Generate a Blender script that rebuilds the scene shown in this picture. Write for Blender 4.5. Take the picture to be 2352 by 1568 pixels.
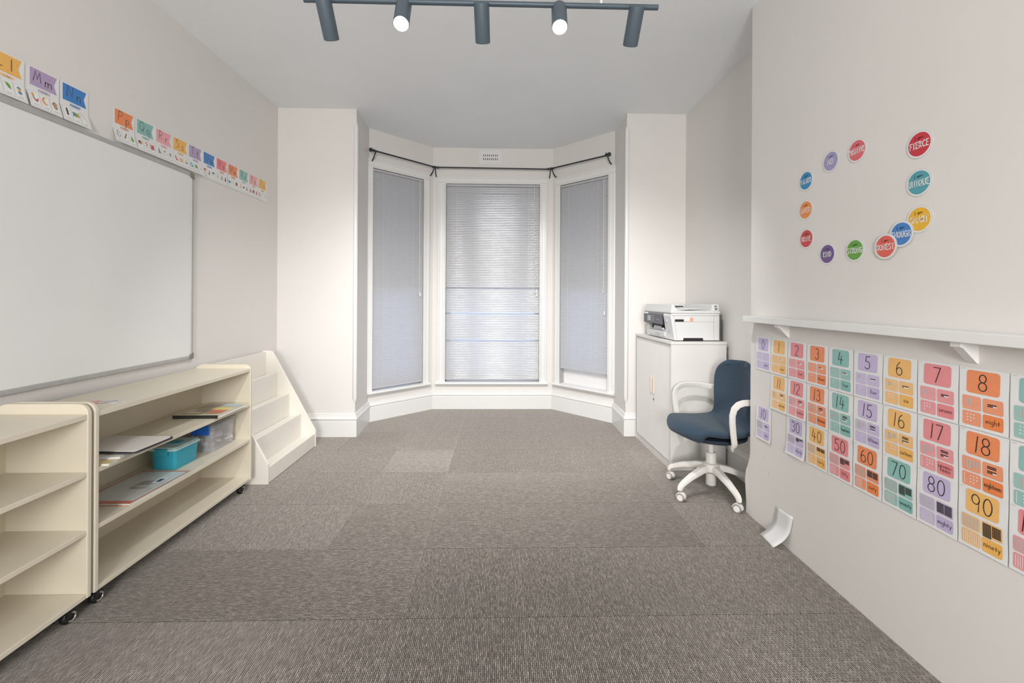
import bpy, math, random
from mathutils import Matrix, Vector
random.seed(7)
for o in list(bpy.data.objects): bpy.data.objects.remove(o)
S = bpy.context.scene
COL = S.collection
PI = math.pi
R = math.radians

# ------------------------------------------------------------------ camera
H = 1.335
def cam_axes(yaw, roll):
    cy, sy, cr, sr = math.cos(yaw), math.sin(yaw), math.cos(roll), math.sin(roll)
    right0 = Vector((cy, -sy, 0)); fwd = Vector((sy, cy, 0)); down0 = Vector((0, 0, -1))
    right = right0*cr - down0*sr
    down = right0*sr + down0*cr
    return right, down, fwd
_r, _d, _f = cam_axes(R(1.436), R(0.317))
cd = bpy.data.cameras.new('camera'); cam = bpy.data.objects.new('camera', cd); COL.objects.link(cam)
cd.sensor_fit = 'HORIZONTAL'; cd.sensor_width = 36.0; cd.lens = 36.0*1000.0/2352.0
cd.shift_y = -(784.0-684.3)/2352.0
cd.clip_start = 0.02
m = Matrix.Identity(4)
for i in range(3):
    m[i][0] = _r[i]; m[i][1] = -_d[i]; m[i][2] = -_f[i]
m[0][3], m[1][3], m[2][3] = 0.0, 0.0, H
cam.matrix_world = m
S.camera = cam

# ------------------------------------------------------------------ world, lamps, exposure
W = bpy.data.worlds.new('overcast_sky'); S.world = W; W.use_nodes = True
bg = W.node_tree.nodes['Background']; bg.inputs[0].default_value = (0.42, 0.58, 0.92, 1); bg.inputs[1].default_value = 2.6
# area light added behind the viewer as frontal fill, set in an invented window
dl = bpy.data.lights.new('rear_fill_light', 'AREA'); dl.shape = 'RECTANGLE'; dl.size = 1.10; dl.size_y = 1.30; dl.energy = 130.0; dl.color = (1.0, 0.985, 0.965)
dlo = bpy.data.objects.new('rear_fill_light', dl); COL.objects.link(dlo); dlo.location = (-.10, -3.385, 1.75); dlo.rotation_euler = (R(90), 0, 0)
LAMP_POWER = 150.0
LAMP_COLOR = (1.0, 0.99, 0.975)
S.view_settings.view_transform = 'Standard'; S.view_settings.look = 'None'
S.view_settings.gamma = 1.0; S.view_settings.use_curve_mapping = False
S.view_settings.exposure = 0.54

# ------------------------------------------------------------------ materials
MATS = {}
def mat(name, col, rough=0.6, metal=0.0, spec=0.5, var=0.0, vscale=8.0, bump=0.0, bscale=60.0, coat=0.0, trans=0.0, emit=None, estr=0.0, sheen=0.0, alpha=1.0, transl=0.0):
    if name in MATS: return MATS[name]
    mt = bpy.data.materials.new(name); mt.use_nodes = True
    nt = mt.node_tree; b = nt.nodes['Principled BSDF']; out = nt.nodes['Material Output']
    c = (col[0], col[1], col[2], 1)
    b.inputs['Base Color'].default_value = c
    b.inputs['Roughness'].default_value = rough; b.inputs['Metallic'].default_value = metal
    b.inputs['Specular IOR Level'].default_value = spec
    b.inputs['Coat Weight'].default_value = coat; b.inputs['Coat Roughness'].default_value = 0.12
    b.inputs['Transmission Weight'].default_value = trans
    b.inputs['Sheen Weight'].default_value = sheen
    b.inputs['Alpha'].default_value = alpha
    if emit:
        b.inputs['Emission Color'].default_value = (*emit, 1); b.inputs['Emission Strength'].default_value = estr
    if var > 0 or bump > 0:
        tc = nt.nodes.new('ShaderNodeTexCoord')
    if var > 0:
        n = nt.nodes.new('ShaderNodeTexNoise'); n.inputs['Scale'].default_value = vscale; n.inputs['Detail'].default_value = 3
        r = nt.nodes.new('ShaderNodeValToRGB')
        r.color_ramp.elements[0].position = 0.3; r.color_ramp.elements[1].position = 0.7
        r.color_ramp.elements[0].color = tuple(x*(1-var) for x in col) + (1,)
        r.color_ramp.elements[1].color = tuple(min(1, x*(1+var)) for x in col) + (1,)
        nt.links.new(tc.outputs['Object'], n.inputs['Vector']); nt.links.new(n.outputs['Fac'], r.inputs['Fac'])
        nt.links.new(r.outputs['Color'], b.inputs['Base Color'])
    if bump > 0:
        n2 = nt.nodes.new('ShaderNodeTexNoise'); n2.inputs['Scale'].default_value = bscale; n2.inputs['Detail'].default_value = 2
        bp = nt.nodes.new('ShaderNodeBump'); bp.inputs['Strength'].default_value = bump; bp.inputs['Distance'].default_value = 0.002
        nt.links.new(tc.outputs['Object'], n2.inputs['Vector']); nt.links.new(n2.outputs['Fac'], bp.inputs['Height'])
        nt.links.new(bp.outputs['Normal'], b.inputs['Normal'])
    if transl > 0:
        tb = nt.nodes.new('ShaderNodeBsdfTranslucent'); tb.inputs[0].default_value = c
        mx = nt.nodes.new('ShaderNodeMixShader'); mx.inputs[0].default_value = transl
        nt.links.new(b.outputs[0], mx.inputs[1]); nt.links.new(tb.outputs[0], mx.inputs[2]); nt.links.new(mx.outputs[0], out.inputs[0])
    MATS[name] = mt
    return mt

def carpet_mat():
    mt = bpy.data.materials.new('carpet_loop_pile'); mt.use_nodes = True
    nt = mt.node_tree; b = nt.nodes['Principled BSDF']; L = nt.links.new
    b.inputs['Roughness'].default_value = 0.95; b.inputs['Specular IOR Level'].default_value = 0.15
    b.inputs['Sheen Weight'].default_value = 1.0; b.inputs['Sheen Roughness'].default_value = 0.35; b.inputs['Sheen Tint'].default_value = (1, .93, .85, 1)
    tc = nt.nodes.new('ShaderNodeTexCoord')
    nz = nt.nodes.new('ShaderNodeTexNoise'); nz.inputs['Scale'].default_value = 55; nz.inputs['Detail'].default_value = 2
    L(tc.outputs['Object'], nz.inputs['Vector'])
    sub = nt.nodes.new('ShaderNodeVectorMath'); sub.operation = 'SUBTRACT'; sub.inputs[1].default_value = (.5, .5, .5)
    L(nz.outputs['Color'], sub.inputs[0])
    sc = nt.nodes.new('ShaderNodeVectorMath'); sc.operation = 'MULTIPLY'; sc.inputs[1].default_value = (.010, .0035, 0)
    L(sub.outputs[0], sc.inputs[0])
    ad = nt.nodes.new('ShaderNodeVectorMath'); ad.operation = 'ADD'
    L(tc.outputs['Object'], ad.inputs[0]); L(sc.outputs[0], ad.inputs[1])
    br = nt.nodes.new('ShaderNodeTexBrick')
    br.inputs['Scale'].default_value = 1.0; br.inputs['Brick Width'].default_value = 0.021; br.inputs['Row Height'].default_value = 0.0072
    br.inputs['Mortar Size'].default_value = 0.0016; br.inputs['Mortar Smooth'].default_value = 0.6
    br.inputs['Color1'].default_value = (.315, .286, .252, 1); br.inputs['Color2'].default_value = (.165, .147, .127, 1)
    br.inputs['Mortar'].default_value = (.014, .012, .011, 1); br.offset = 0.43
    L(ad.outputs[0], br.inputs['Vector'])
    n2 = nt.nodes.new('ShaderNodeTexNoise'); n2.inputs['Scale'].default_value = 420; n2.inputs['Detail'].default_value = 2
    L(tc.outputs['Object'], n2.inputs['Vector'])
    oi = nt.nodes.new('ShaderNodeObjectInfo')
    mr = nt.nodes.new('ShaderNodeMapRange'); mr.inputs['To Min'].default_value = .92; mr.inputs['To Max'].default_value = 1.07
    L(oi.outputs['Random'], mr.inputs['Value'])
    m2 = nt.nodes.new('ShaderNodeMapRange'); m2.inputs['From Min'].default_value = .3; m2.inputs['From Max'].default_value = .7; m2.inputs['To Min'].default_value = .7; m2.inputs['To Max'].default_value = 1.25
    L(n2.outputs['Fac'], m2.inputs['Value'])
    mp = nt.nodes.new('ShaderNodeMapping'); mp.inputs['Scale'].default_value = (38, 125, 1); L(tc.outputs['Object'], mp.inputs['Vector'])
    n3 = nt.nodes.new('ShaderNodeTexNoise'); n3.inputs['Scale'].default_value = 1.0; n3.inputs['Detail'].default_value = 1; L(mp.outputs[0], n3.inputs['Vector'])
    m3 = nt.nodes.new('ShaderNodeMapRange'); m3.inputs['From Min'].default_value = .3; m3.inputs['From Max'].default_value = .7; m3.inputs['To Min'].default_value = .62; m3.inputs['To Max'].default_value = 1.3
    L(n3.outputs['Fac'], m3.inputs['Value'])
    mu0 = nt.nodes.new('ShaderNodeMath'); mu0.operation = 'MULTIPLY'; L(mr.outputs[0], mu0.inputs[0]); L(m3.outputs[0], mu0.inputs[1])
    mu = nt.nodes.new('ShaderNodeMath'); mu.operation = 'MULTIPLY'; L(mu0.outputs[0], mu.inputs[0]); L(m2.outputs[0], mu.inputs[1])
    vm = nt.nodes.new('ShaderNodeVectorMath'); vm.operation = 'SCALE'; L(br.outputs['Color'], vm.inputs[0]); L(mu.outputs[0], vm.inputs['Scale'])
    L(vm.outputs[0], b.inputs['Base Color'])
    inv = nt.nodes.new('ShaderNodeMath'); inv.operation = 'SUBTRACT'; inv.inputs[0].default_value = 1; L(br.outputs['Fac'], inv.inputs[1])
    bp = nt.nodes.new('ShaderNodeBump'); bp.inputs['Strength'].default_value = .7; bp.inputs['Distance'].default_value = .003
    L(inv.outputs[0], bp.inputs['Height']); L(bp.outputs['Normal'], b.inputs['Normal'])
    return mt

WALL = mat('painted_plaster', (.76, .735, .71), .55, var=.015, vscale=1.5, bump=.12, bscale=90)
CEIL = mat('ceiling_paint', (.91, .935, .955), .8, var=.01, vscale=2, bump=.05)
GLOSSW = mat('gloss_white_woodwork', (.80, .79, .78), .25, var=.01, vscale=3)
CREAM = mat('cream_laminate', (.69, .632, .515), .38, var=.012, vscale=5)
CREAMB = mat('cream_backing', (.66, .60, .465), .55, var=.015, vscale=5)
WCAB = mat('white_cabinet', (.71, .692, .668), .4, var=.01, vscale=5)
CARPET = carpet_mat()
UNDER = mat('carpet_seam', (.05, .048, .045), .95, var=.1)
BLACKM = mat('black_metal', (.018, .018, .022), .45, var=.1)
RODM = mat('wrought_dark_metal', (.022, .024, .034), .4, var=.1)
LAMPM = mat('dark_lamp_metal', (.075, .105, .13), .45, metal=.1, var=.05)
ALU = mat('brushed_aluminium', (.46, .455, .45), .55, metal=.2, var=.05, vscale=30)
GREYP = mat('grey_plastic', (.22, .21, .19), .5, var=.05)
BOARD = mat('whiteboard_enamel', (.80, .80, .795), .12, spec=.6, var=.01, vscale=2)
BLINDM = mat('silver_slat', (.58, .58, .59), .13, metal=.06, spec=.35, var=.02, vscale=20, transl=.2)
BLINDW = mat('blind_rail', (.50, .50, .51), .4, var=.02)
CORD = mat('cord_white', (.75, .75, .74), .6, var=.02)
GLASS = mat('window_glass', (.95, .98, 1), .02, trans=1.0, var=.004)
GLASSD = mat('obscured_glass', (.20, .23, .27), .35, trans=.9, var=.03)
WPLAS = mat('white_plastic', (.80, .80, .79), .4, var=.01)
PWHITE = mat('printer_white', (.67, .675, .67), .42, var=.01)
PGREY = mat('printer_grey', (.52, .53, .54), .45, var=.02)
PDARK = mat('printer_panel', (.10, .105, .125), .4, var=.05)
BLACKP = mat('black_plastic', (.012, .012, .014), .45, var=.1)
LCD = mat('printer_screen', (.42, .45, .46), .2, var=.02)
FABRIC = mat('blue_wool_fabric', (.040, .064, .092), .95, spec=.1, var=.35, vscale=320, bump=.3, bscale=500, sheen=.15)
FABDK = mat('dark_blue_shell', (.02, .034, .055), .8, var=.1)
CHW = mat('chair_white_metal', (.80, .775, .74), .45, var=.01)
PAPER = mat('laminated_white', (.80, .80, .80), .28, coat=.3, var=.01)
INK = mat('black_ink', (.016, .015, .015), .4, var=.1)
INKG = mat('grey_ink', (.30, .29, .29), .4, var=.05)
INKL = mat('pale_grey_ink', (.52, .50, .48), .4, var=.05)
WPRINT = mat('white_print', (.85, .85, .84), .35, var=.01)
PAL = {'lav': (.55, .475, .70), 'amb': (.87, .49, .15), 'pink': (.80, .27, .285), 'ora': (.84, .265, .10), 'teal': (.25, .51, .465),
       'blue': (.045, .22, .57), 'rose': (.83, .40, .42), 'coral': (.82, .21, .22), 'yel': (.86, .47, .11), 'purp': (.44, .34, .53)}
def ink(k, f=1.0):
    c = PAL[k]; return mat('print_%s_%d' % (k, int(f*100)), tuple(max(.02, min(.88, .86-(.86-x)*f)) for x in c), .28, coat=.3, var=.03, vscale=40)
def flat(name, c): return mat('print_'+name, c, .32, coat=.3, var=.04, vscale=60)

# ------------------------------------------------------------------ mesh builder
class MB:
    def __init__(s): s.v = []; s.f = []; s.mi = []; s.m = 0
    def add(s, vs, fs):
        k = len(s.v); s.v += [tuple(v) for v in vs]; s.f += [tuple(i+k for i in f) for f in fs]; s.mi += [s.m]*len(fs); return s
    def box(s, x0, x1, y0, y1, z0, z1):
        return s.add([(x0,y0,z0),(x1,y0,z0),(x1,y1,z0),(x0,y1,z0),(x0,y0,z1),(x1,y0,z1),(x1,y1,z1),(x0,y1,z1)],
                     [(0,3,2,1),(4,5,6,7),(0,1,5,4),(1,2,6,5),(2,3,7,6),(3,0,4,7)])
    def prism(s, poly, axis, a, b):
        """extrude a 2D polygon along axis ('x': poly=(y,z), 'y': (x,z), 'z': (x,y))"""
        def p(q, t): return {'x': (t, q[0], q[1]), 'y': (q[0], t, q[1]), 'z': (q[0], q[1], t)}[axis]
        n = len(poly)
        vs = [p(q, a) for q in poly] + [p(q, b) for q in poly]
        fs = [tuple(range(n))[::-1], tuple(range(n, 2*n))] + [(i, (i+1) % n, n+(i+1) % n, n+i) for i in range(n)]
        return s.add(vs, fs)
    def lathe(s, prof, n=24, M=None):
        """prof: (r,z) around local z"""
        vs = []; fs = []
        for r, z in prof:
            for k in range(n):
                a = 2*PI*k/n; vs.append(Vector((r*math.cos(a), r*math.sin(a), z)))
        if M: vs = [M @ v for v in vs]
        for i in range(len(prof)-1):
            for k in range(n):
                fs.append((i*n+k, i*n+(k+1) % n, (i+1)*n+(k+1) % n, (i+1)*n+k))
        fs.append(tuple(range(n))[::-1]); fs.append(tuple((len(prof)-1)*n+k for k in range(n)))
        return s.add(vs, fs)
    def tube(s, pts, rad, n=10, sec=None, side=None, closed=False):
        pts = [Vector(p) for p in pts]; vs = []; fs = []; N = len(pts)
        ref = Vector(side) if side else Vector((0, 0, 1))
        for i, p in enumerate(pts):
            t = (pts[min(i+1, N-1)]-pts[max(i-1, 0)]).normalized()
            u = ref - t*ref.dot(t)
            if u.length < 1e-3: u = Vector((1, 0, 0)) - t*t.x
            u.normalize(); w = t.cross(u)
            r = rad[i] if isinstance(rad, (list, tuple)) else rad
            cs = sec if sec else [(math.cos(2*PI*k/n), math.sin(2*PI*k/n)) for k in range(n)]
            for a, b in cs: vs.append(p + u*a*r + w*b*r)
        k = len(cs)
        for i in range(N-1):
            for j in range(k): fs.append((i*k+j, i*k+(j+1) % k, (i+1)*k+(j+1) % k, (i+1)*k+j))
        fs.append(tuple(range(k))[::-1]); fs.append(tuple((N-1)*k+j for j in range(k)))
        return s.add(vs, fs)
    def fpoly(s, pts, y):
        """flat printed polygon in local xz at depth y, facing -y"""
        return s.add([(p[0], y, p[1]) for p in pts], [tuple(range(len(pts)))])
    def build(s, name, mats, parent=None, smooth=None, bevel=0, sub=0, solid=0):
        me = bpy.data.meshes.new(name); me.from_pydata(s.v, [], s.f)
        for mm in (mats if isinstance(mats, (list, tuple)) else [mats]): me.materials.append(mm)
        me.polygons.foreach_set('material_index', s.mi)
        if smooth:
            me.polygons.foreach_set('use_smooth', [True]*len(me.polygons)); me.update()
            me.set_sharp_from_angle(angle=R(smooth))
        me.update()
        o = bpy.data.objects.new(name, me); COL.objects.link(o)
        if parent: o.parent = parent
        if solid:
            q = o.modifiers.new('solid', 'SOLIDIFY'); q.thickness = solid; q.offset = -1
        if bevel:
            q = o.modifiers.new('bevel', 'BEVEL'); q.width = bevel; q.segments = 2; q.limit_method = 'ANGLE'
        if sub:
            q = o.modifiers.new('sub', 'SUBSURF'); q.levels = sub; q.render_levels = sub
        return o
def tag(o, label=None, cat=None, group=None, kind=None):
    if label: o['label'] = label
    if cat: o['category'] = cat
    if group: o['group'] = group
    if kind: o['kind'] = kind
    return o
def empty(name, loc, rz=0, label=None, cat=None, group=None, kind=None):
    o = bpy.data.objects.new(name, None); COL.objects.link(o); o.location = loc; o.rotation_euler = (0, 0, rz); o.empty_display_size = .05
    return tag(o, label, cat, group, kind)
def link_copy(src, name, parent, loc=None):
    c = src.copy(); c.name = name; COL.objects.link(c); c.parent = parent
    if loc is not None: c.location = loc
    return c

def rrect(x0, x1, z0, z1, r, n=5):
    out = []
    for cx, cz, a0 in ((x1-r, z1-r, 0), (x0+r, z1-r, 90), (x0+r, z0+r, 180), (x1-r, z0+r, 270)):
        for k in range(n+1):
            a = R(a0+90*k/n); out.append((cx+r*math.cos(a), cz+r*math.sin(a)))
    return out
def ell(cx, cz, rx, rz, n=20, a0=0, a1=360):
    full = abs(a1-a0) >= 360
    return [(cx+rx*math.cos(R(a0+(a1-a0)*k/(n if full else n-1))), cz+rz*math.sin(R(a0+(a1-a0)*k/(n if full else n-1)))) for k in range(n)]

# ------------------------------------------------------------------ handwriting strokes
def A(cx, cy, rx, ry, a0, a1, n=12): return [(cx+rx*math.cos(R(a0+(a1-a0)*k/n)), cy+ry*math.sin(R(a0+(a1-a0)*k/n))) for k in range(n+1)]
G = {
 '0': (.62, [A(.31,.5,.27,.5,90,450,20)]), '1': (.28, [[(.10,0),(.20,1)]]),
 '2': (.60, [A(.3,.73,.25,.27,165,-35,12)+[(.05,0),(.58,0)]]), '3': (.58, [A(.27,.76,.22,.24,150,-80,12)+A(.27,.27,.27,.26,80,-150,14)]),
 '4': (.66, [[(.27,1),(.07,.36),(.64,.36)],[(.46,.72),(.42,0)]]), '5': (.62, [[(.56,1),(.16,1),(.12,.6)]+A(.29,.31,.28,.31,115,-145,14)]),
 '6': (.62, [A(.62,.42,.56,.6,118,180,8)+A(.32,.28,.26,.28,180,540,18)]), '7': (.60, [[(.04,1),(.56,1),(.2,0)]]),
 '8': (.60, [A(.3,.76,.22,.24,270,-90,16)+A(.3,.26,.26,.26,90,450,18)]), '9': (.60, [A(.28,.70,.25,.29,20,380,18)+[(.48,0)]]),
 'A': (.62, [[(0,0),(.31,1),(.62,0)],[(.12,.35),(.5,.35)]]), 'B': (.52, [[(.05,0),(.05,1)]+A(.22,.76,.25,.24,90,-90,8)+A(.22,.26,.3,.26,90,-90,8)+[(.05,0)]]),
 'C': (.58, [A(.36,.5,.33,.5,55,305,14)]), 'D': (.60, [[(.05,0),(.05,1)]+A(.15,.5,.42,.5,90,-90,12)+[(.05,0)]]),
 'E': (.50, [[(.48,1),(.05,1),(.05,0),(.48,0)],[(.05,.52),(.4,.52)]]), 'F': (.48, [[(.48,1),(.05,1),(.05,0)],[(.05,.52),(.4,.52)]]),
 'G': (.64, [A(.36,.5,.33,.5,55,360,14)+[(.4,.5)]]), 'H': (.58, [[(.05,0),(.05,1)],[(.53,0),(.53,1)],[(.05,.5),(.53,.5)]]),
 'I': (.40, [[(.2,0),(.2,1)],[(.04,1),(.36,1)],[(.04,0),(.36,0)]]), 'J': (.45, [[(.4,1),(.4,.2)]+A(.2,.2,.2,.2,0,-180,8)]),
 'K': (.55, [[(.05,0),(.05,1)],[(.5,1),(.07,.45),(.52,0)]]), 'L': (.48, [[(.05,1),(.05,0),(.46,0)]]),
 'M': (.76, [[(.02,0),(.16,1),(.38,.25),(.58,1),(.74,0)]]), 'N': (.60, [[(.05,0),(.05,1),(.55,0),(.55,1)]]),
 'O': (.66, [A(.33,.5,.3,.5,90,450,20)]), 'P': (.52, [[(.05,0),(.05,1)]+A(.2,.73,.28,.27,90,-90,10)+[(.05,.46)]]),
 'Q': (.68, [A(.33,.5,.3,.5,90,450,20),[(.4,.25),(.66,-.05)]]), 'R': (.54, [[(.05,0),(.05,1)]+A(.2,.75,.27,.25,90,-90,10)+[(.05,.5)],[(.2,.5),(.52,0)]]),
 'S': (.52, [A(.27,.76,.22,.24,40,270,10)+A(.26,.26,.25,.26,90,-140,10)]), 'T': (.56, [[(.28,0),(.28,1)],[(.02,1),(.54,1)]]),
 'U': (.60, [[(.05,1),(.05,.3)]+A(.3,.3,.25,.3,180,360,10)+[(.55,1)]]), 'V': (.60, [[(.02,1),(.3,0),(.58,1)]]),
 'W': (.80, [[(.02,1),(.2,0),(.4,.75),(.6,0),(.78,1)]]), 'X': (.56, [[(.03,1),(.53,0)],[(.53,1),(.03,0)]]),
 'Y': (.56, [[(.03,1),(.28,.5),(.53,1)],[(.28,.5),(.28,0)]]), 'Z': (.56, [[(.04,1),(.52,1),(.03,0),(.54,0)]]), '!': (.22, [[(.11,1),(.11,.3)],[(.11,.1),(.11,.0)]]),
 'a': (.48, [A(.23,.26,.2,.26,20,380,14)+[(.43,.5),(.43,0)]]), 'd': (.48, [A(.23,.26,.2,.26,20,380,14)+[(.43,1),(.43,0)]]),
 'e': (.46, [[(.04,.28),(.42,.28)]+A(.23,.26,.2,.26,5,310,12)]), 'f': (.34, [A(.3,.82,.14,.16,60,180,6)+[(.16,0)],[(.02,.5),(.32,.5)]]),
 'g': (.48, [A(.23,.26,.2,.26,20,380,14)+[(.43,.5),(.43,-.2)]+A(.24,-.2,.19,.2,0,-160,8)]), 'h': (.46, [[(.05,1),(.05,0)],[(.05,.3)]+A(.23,.3,.18,.2,160,0,8)+[(.41,0)]]),
 'i': (.16, [[(.08,.5),(.08,0)],[(.08,.72),(.08,.68)]]), 'l': (.16, [[(.08,1),(.08,0)]]), 'm': (.74, [[(.05,.5),(.05,0)],[(.05,.32)]+A(.2,.34,.15,.16,170,0,6)+[(.35,0)],[(.35,.32)]+A(.52,.34,.17,.16,170,0,6)+[(.69,0)]]),
 'n': (.46, [[(.05,.5),(.05,0)],[(.05,.3)]+A(.23,.32,.18,.18,160,0,8)+[(.41,0)]]), 'o': (.48, [A(.24,.26,.21,.26,90,450,14)]),
 'p': (.48, [[(.05,.5),(.05,-.45)],A(.25,.26,.2,.26,180,540,14)]), 'q': (.48, [A(.23,.26,.2,.26,20,380,14)+[(.43,.5),(.43,-.45)]]),
 'r': (.34, [[(.05,.5),(.05,0)],[(.05,.3)]+A(.22,.3,.17,.2,165,50,6)]), 's': (.38, [A(.2,.38,.14,.13,40,270,8)+A(.19,.125,.16,.125,90,-140,8)]),
 't': (.36, [[(.18,.85),(.18,0)],[(.02,.5),(.34,.5)]]), 'u': (.46, [[(.05,.5),(.05,.2)]+A(.23,.2,.18,.2,180,360,8)+[(.41,.5)],[(.41,.3),(.41,0)]]),
 'v': (.42, [[(.02,.5),(.21,0),(.40,.5)]]), 'w': (.60, [[(.02,.5),(.16,0),(.3,.4),(.44,0),(.58,.5)]]), 'x': (.42, [[(.03,.5),(.39,0)],[(.39,.5),(.03,0)]]),
 'y': (.44, [[(.03,.5),(.22,.02)],[(.41,.5),(.10,-.42)]]), 'z': (.42, [[(.04,.5),(.38,.5),(.03,0),(.4,0)]]), ' ': (.3, []), '-': (.34, [[(.04,.28),(.3,.28)]]),
 '?': (.5, [A(.24,.75,.2,.23,170,-60,10)+[(.24,.3)],[(.24,.06),(.24,0)]]),
}
def ribbon(mb, line, w, y):
    P = [Vector((a, b)) for a, b in line]; Q = [P[0]]
    for p in P[1:]:
        if (p-Q[-1]).length > 1e-5: Q.append(p)
    if len(Q) < 2: return
    vs = []
    for i, p in enumerate(Q):
        d0 = (p-Q[i-1]).normalized() if i > 0 else None
        d1 = (Q[i+1]-p).normalized() if i < len(Q)-1 else None
        if d0 is None: t = d1; k = 1; p = p-d1*w*.4
        elif d1 is None: t = d0; k = 1; p = p+d0*w*.4
        else:
            t = d0+d1
            t = t.normalized() if t.length > 1e-3 else d1
            k = min(1/max(.35, abs(t.dot(d1))), 2)
        nrm = Vector((-t.y, t.x))*w*.5*k
        vs += [(p.x+nrm.x, y, p.y+nrm.y), (p.x-nrm.x, y, p.y-nrm.y)]
    mb.add(vs, [(2*i, 2*i+1, 2*i+3, 2*i+2) for i in range(len(Q)-1)])
def text(mb, s, x, z, h, w, y, align='c', gap=.14, maxw=None, slant=0.0, sx=1.0):
    tot = sum(G[c][0] for c in s)+gap*(len(s)-1)
    kx = h*sx
    if maxw and tot*kx > maxw: kx = maxw/tot
    cx = x-(tot*kx/2 if align == 'c' else 0)
    for c in s:
        for ln in G[c][1]: ribbon(mb, [(cx+(a+slant*b)*kx, z+b*h) for a, b in ln], w, y)
        cx += (G[c][0]+gap)*kx

# ------------------------------------------------------------------ room dimensions
XL, XR, YB, YF, ZC = -2.14, 1.80, 4.215, -3.4, 3.14
BAY = [(-1.396, YB), (-1.419, 4.705), (-.825, 5.26), (.62, 5.26), (1.217, 4.653), (1.218, YB)]
PA, PB, PC, PD = Vector((-1.39, 4.69)), Vector((-.817, 5.24)), Vector((.612, 5.24)), Vector((1.197, 4.645))
XC, YC0, YC1 = 1.545, .70, 2.655   # chimney breast face, near and far end

def struct(o, label, cat): return tag(o, label, cat, kind='structure')

# floor with separate carpet tiles
fl = MB(); fl.box(XL-.1, XR+.1, YF-.1, YB+.05, -.06, -.008); fl.prism([(-1.5, YB), (1.3, YB), (1.3, 4.7), (.68, 5.36), (-.88, 5.36), (-1.5, 4.78)], 'z', -.06, -.008)
floor = struct(fl.build('floor', UNDER), 'grey carpet tiled floor of the whole room', 'floor')
TW = .505; GX, GY = .100, 2.325
def clip(poly, reg):
    out = poly
    n = len(reg)
    for i in range(n):
        a, b = reg[i], reg[(i+1) % n]; inp = out; out = []
        if not inp: break
        def side(p): return (b[0]-a[0])*(p[1]-a[1])-(b[1]-a[1])*(p[0]-a[0])
        for j in range(len(inp)):
            p, q = inp[j], inp[(j+1) % len(inp)]; sp, sq = side(p), side(q)
            if sp >= 0: out.append(p)
            if sp*sq < 0:
                t = sp/(sp-sq); out.append((p[0]+(q[0]-p[0])*t, p[1]+(q[1]-p[1])*t))
    return out
REG_MAIN = [(XL, YF), (XR, YF), (XR, YB), (XL, YB)]
REG_BAY = [(-1.396, YB), (1.218, YB), (1.217, 4.653), (.62, 5.26), (-.825, 5.26), (-1.419, 4.705)]
# rib direction: 1 = ribs run away from the window wall, 0 = ribs run across; keyed by (column,row)
RIB = {}
for (j, s) in ((-2, '111111101'), (-1, '000111100'), (0, '110000100'), (1, '111000010'), (2, '110111011'), (3, '101111011'), (4, '011111010')):
    for k, ch in enumerate(s): RIB[(k-4, j)] = int(ch)
full = {}
for i in range(-5, 4):
    for j in range(-12, 7):
        x0, y0 = GX+i*TW, GY+j*TW; g = .0008
        quad = [(x0+g, y0+g), (x0+TW-g, y0+g), (x0+TW-g, y0+TW-g), (x0+g, y0+TW-g)]
        pcs = [p for p in (clip(quad, REG_MAIN), clip(quad, REG_BAY)) if len(p) > 2]
        if not pcs: continue
        cx, cy = x0+TW/2, y0+TW/2
        rib = RIB.get((i, j), random.randint(0, 1))
        rz = PI/2 if rib else 0
        whole = len(pcs) == 1 and len(pcs[0]) == 4 and all(abs(a-b) < 1e-6 for p, q in zip(sorted(pcs[0]), sorted(quad)) for a, b in zip(p, q))
        if whole and 'me' in full:
            o = bpy.data.objects.new('carpet_tile', full['me']); COL.objects.link(o); o.parent = floor
        else:
            mb = MB()
            for p in pcs:
                loc = [(px-cx, py-cy) for px, py in p]
                if rib: loc = [(b, -a) for a, b in loc]
                mb.prism(loc, 'z', -.0075, 0)
            o = mb.build('carpet_tile', CARPET, floor)
            if whole: full['me'] = o.data
        o.location = (cx, cy, 0); o.rotation_euler = (0, 0, rz)

mb = MB(); mb.box(XL-.1, XR+.1, YF-.1, 5.5, ZC, ZC+.1)
struct(mb.build('ceiling', CEIL), 'plain white ceiling above the room and bay', 'ceiling')
mb = MB(); mb.box(XL-.15, XL, YF-.1, YB+.15, -.06, ZC)
struct(mb.build('wall_left', WALL), 'white wall on the left behind whiteboard and bookcases', 'wall')
mb = MB(); mb.box(XR, XR+.15, YF-.1, YB+.15, -.06, ZC)
struct(mb.build('wall_right', WALL), 'white wall on the right behind the cabinet and chair', 'wall')
mb = MB(); mb.box(XL, XR, YF-.15, YF, -.06, ZC)
struct(mb.build('wall_rear', WALL), 'white wall behind the viewer', 'wall')
rw = empty('window_4', (-.10, YF, 1.10), 0); struct(rw, 'added white framed window around the fill light in the unseen rear wall', 'window')  # invented, out of view; only gives the added fill light a surround
MB().box(-.55, .55, .001, .006, 0, 1.30).build('pane', mat('added_rear_glass', (.8, .85, .9), .1, var=.01), rw)
for b_ in ((-.63, -.55, 0, .03, -.08, 1.38), (.55, .63, 0, .03, -.08, 1.38), (-.55, .55, 0, .03, 1.30, 1.38), (-.55, .55, 0, .03, -.08, 0)): MB().box(*b_).build('frame', GLOSSW, rw)
mb = MB(); mb.prism([(XL, YB), (-1.396, YB), (-1.419, 4.705), (-1.56, 4.76), (-1.56, YB+.15), (XL, YB+.15)], 'z', -.06, ZC)
struct(mb.build('wall_back_left', WALL), 'white wall pier left of the bay window with its return', 'wall')
mb = MB(); mb.prism([(XR, YB), (XR, YB+.15), (1.36, YB+.15), (1.36, 4.72), (1.217, 4.653), (1.218, YB)], 'z', -.06, ZC)
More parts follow.
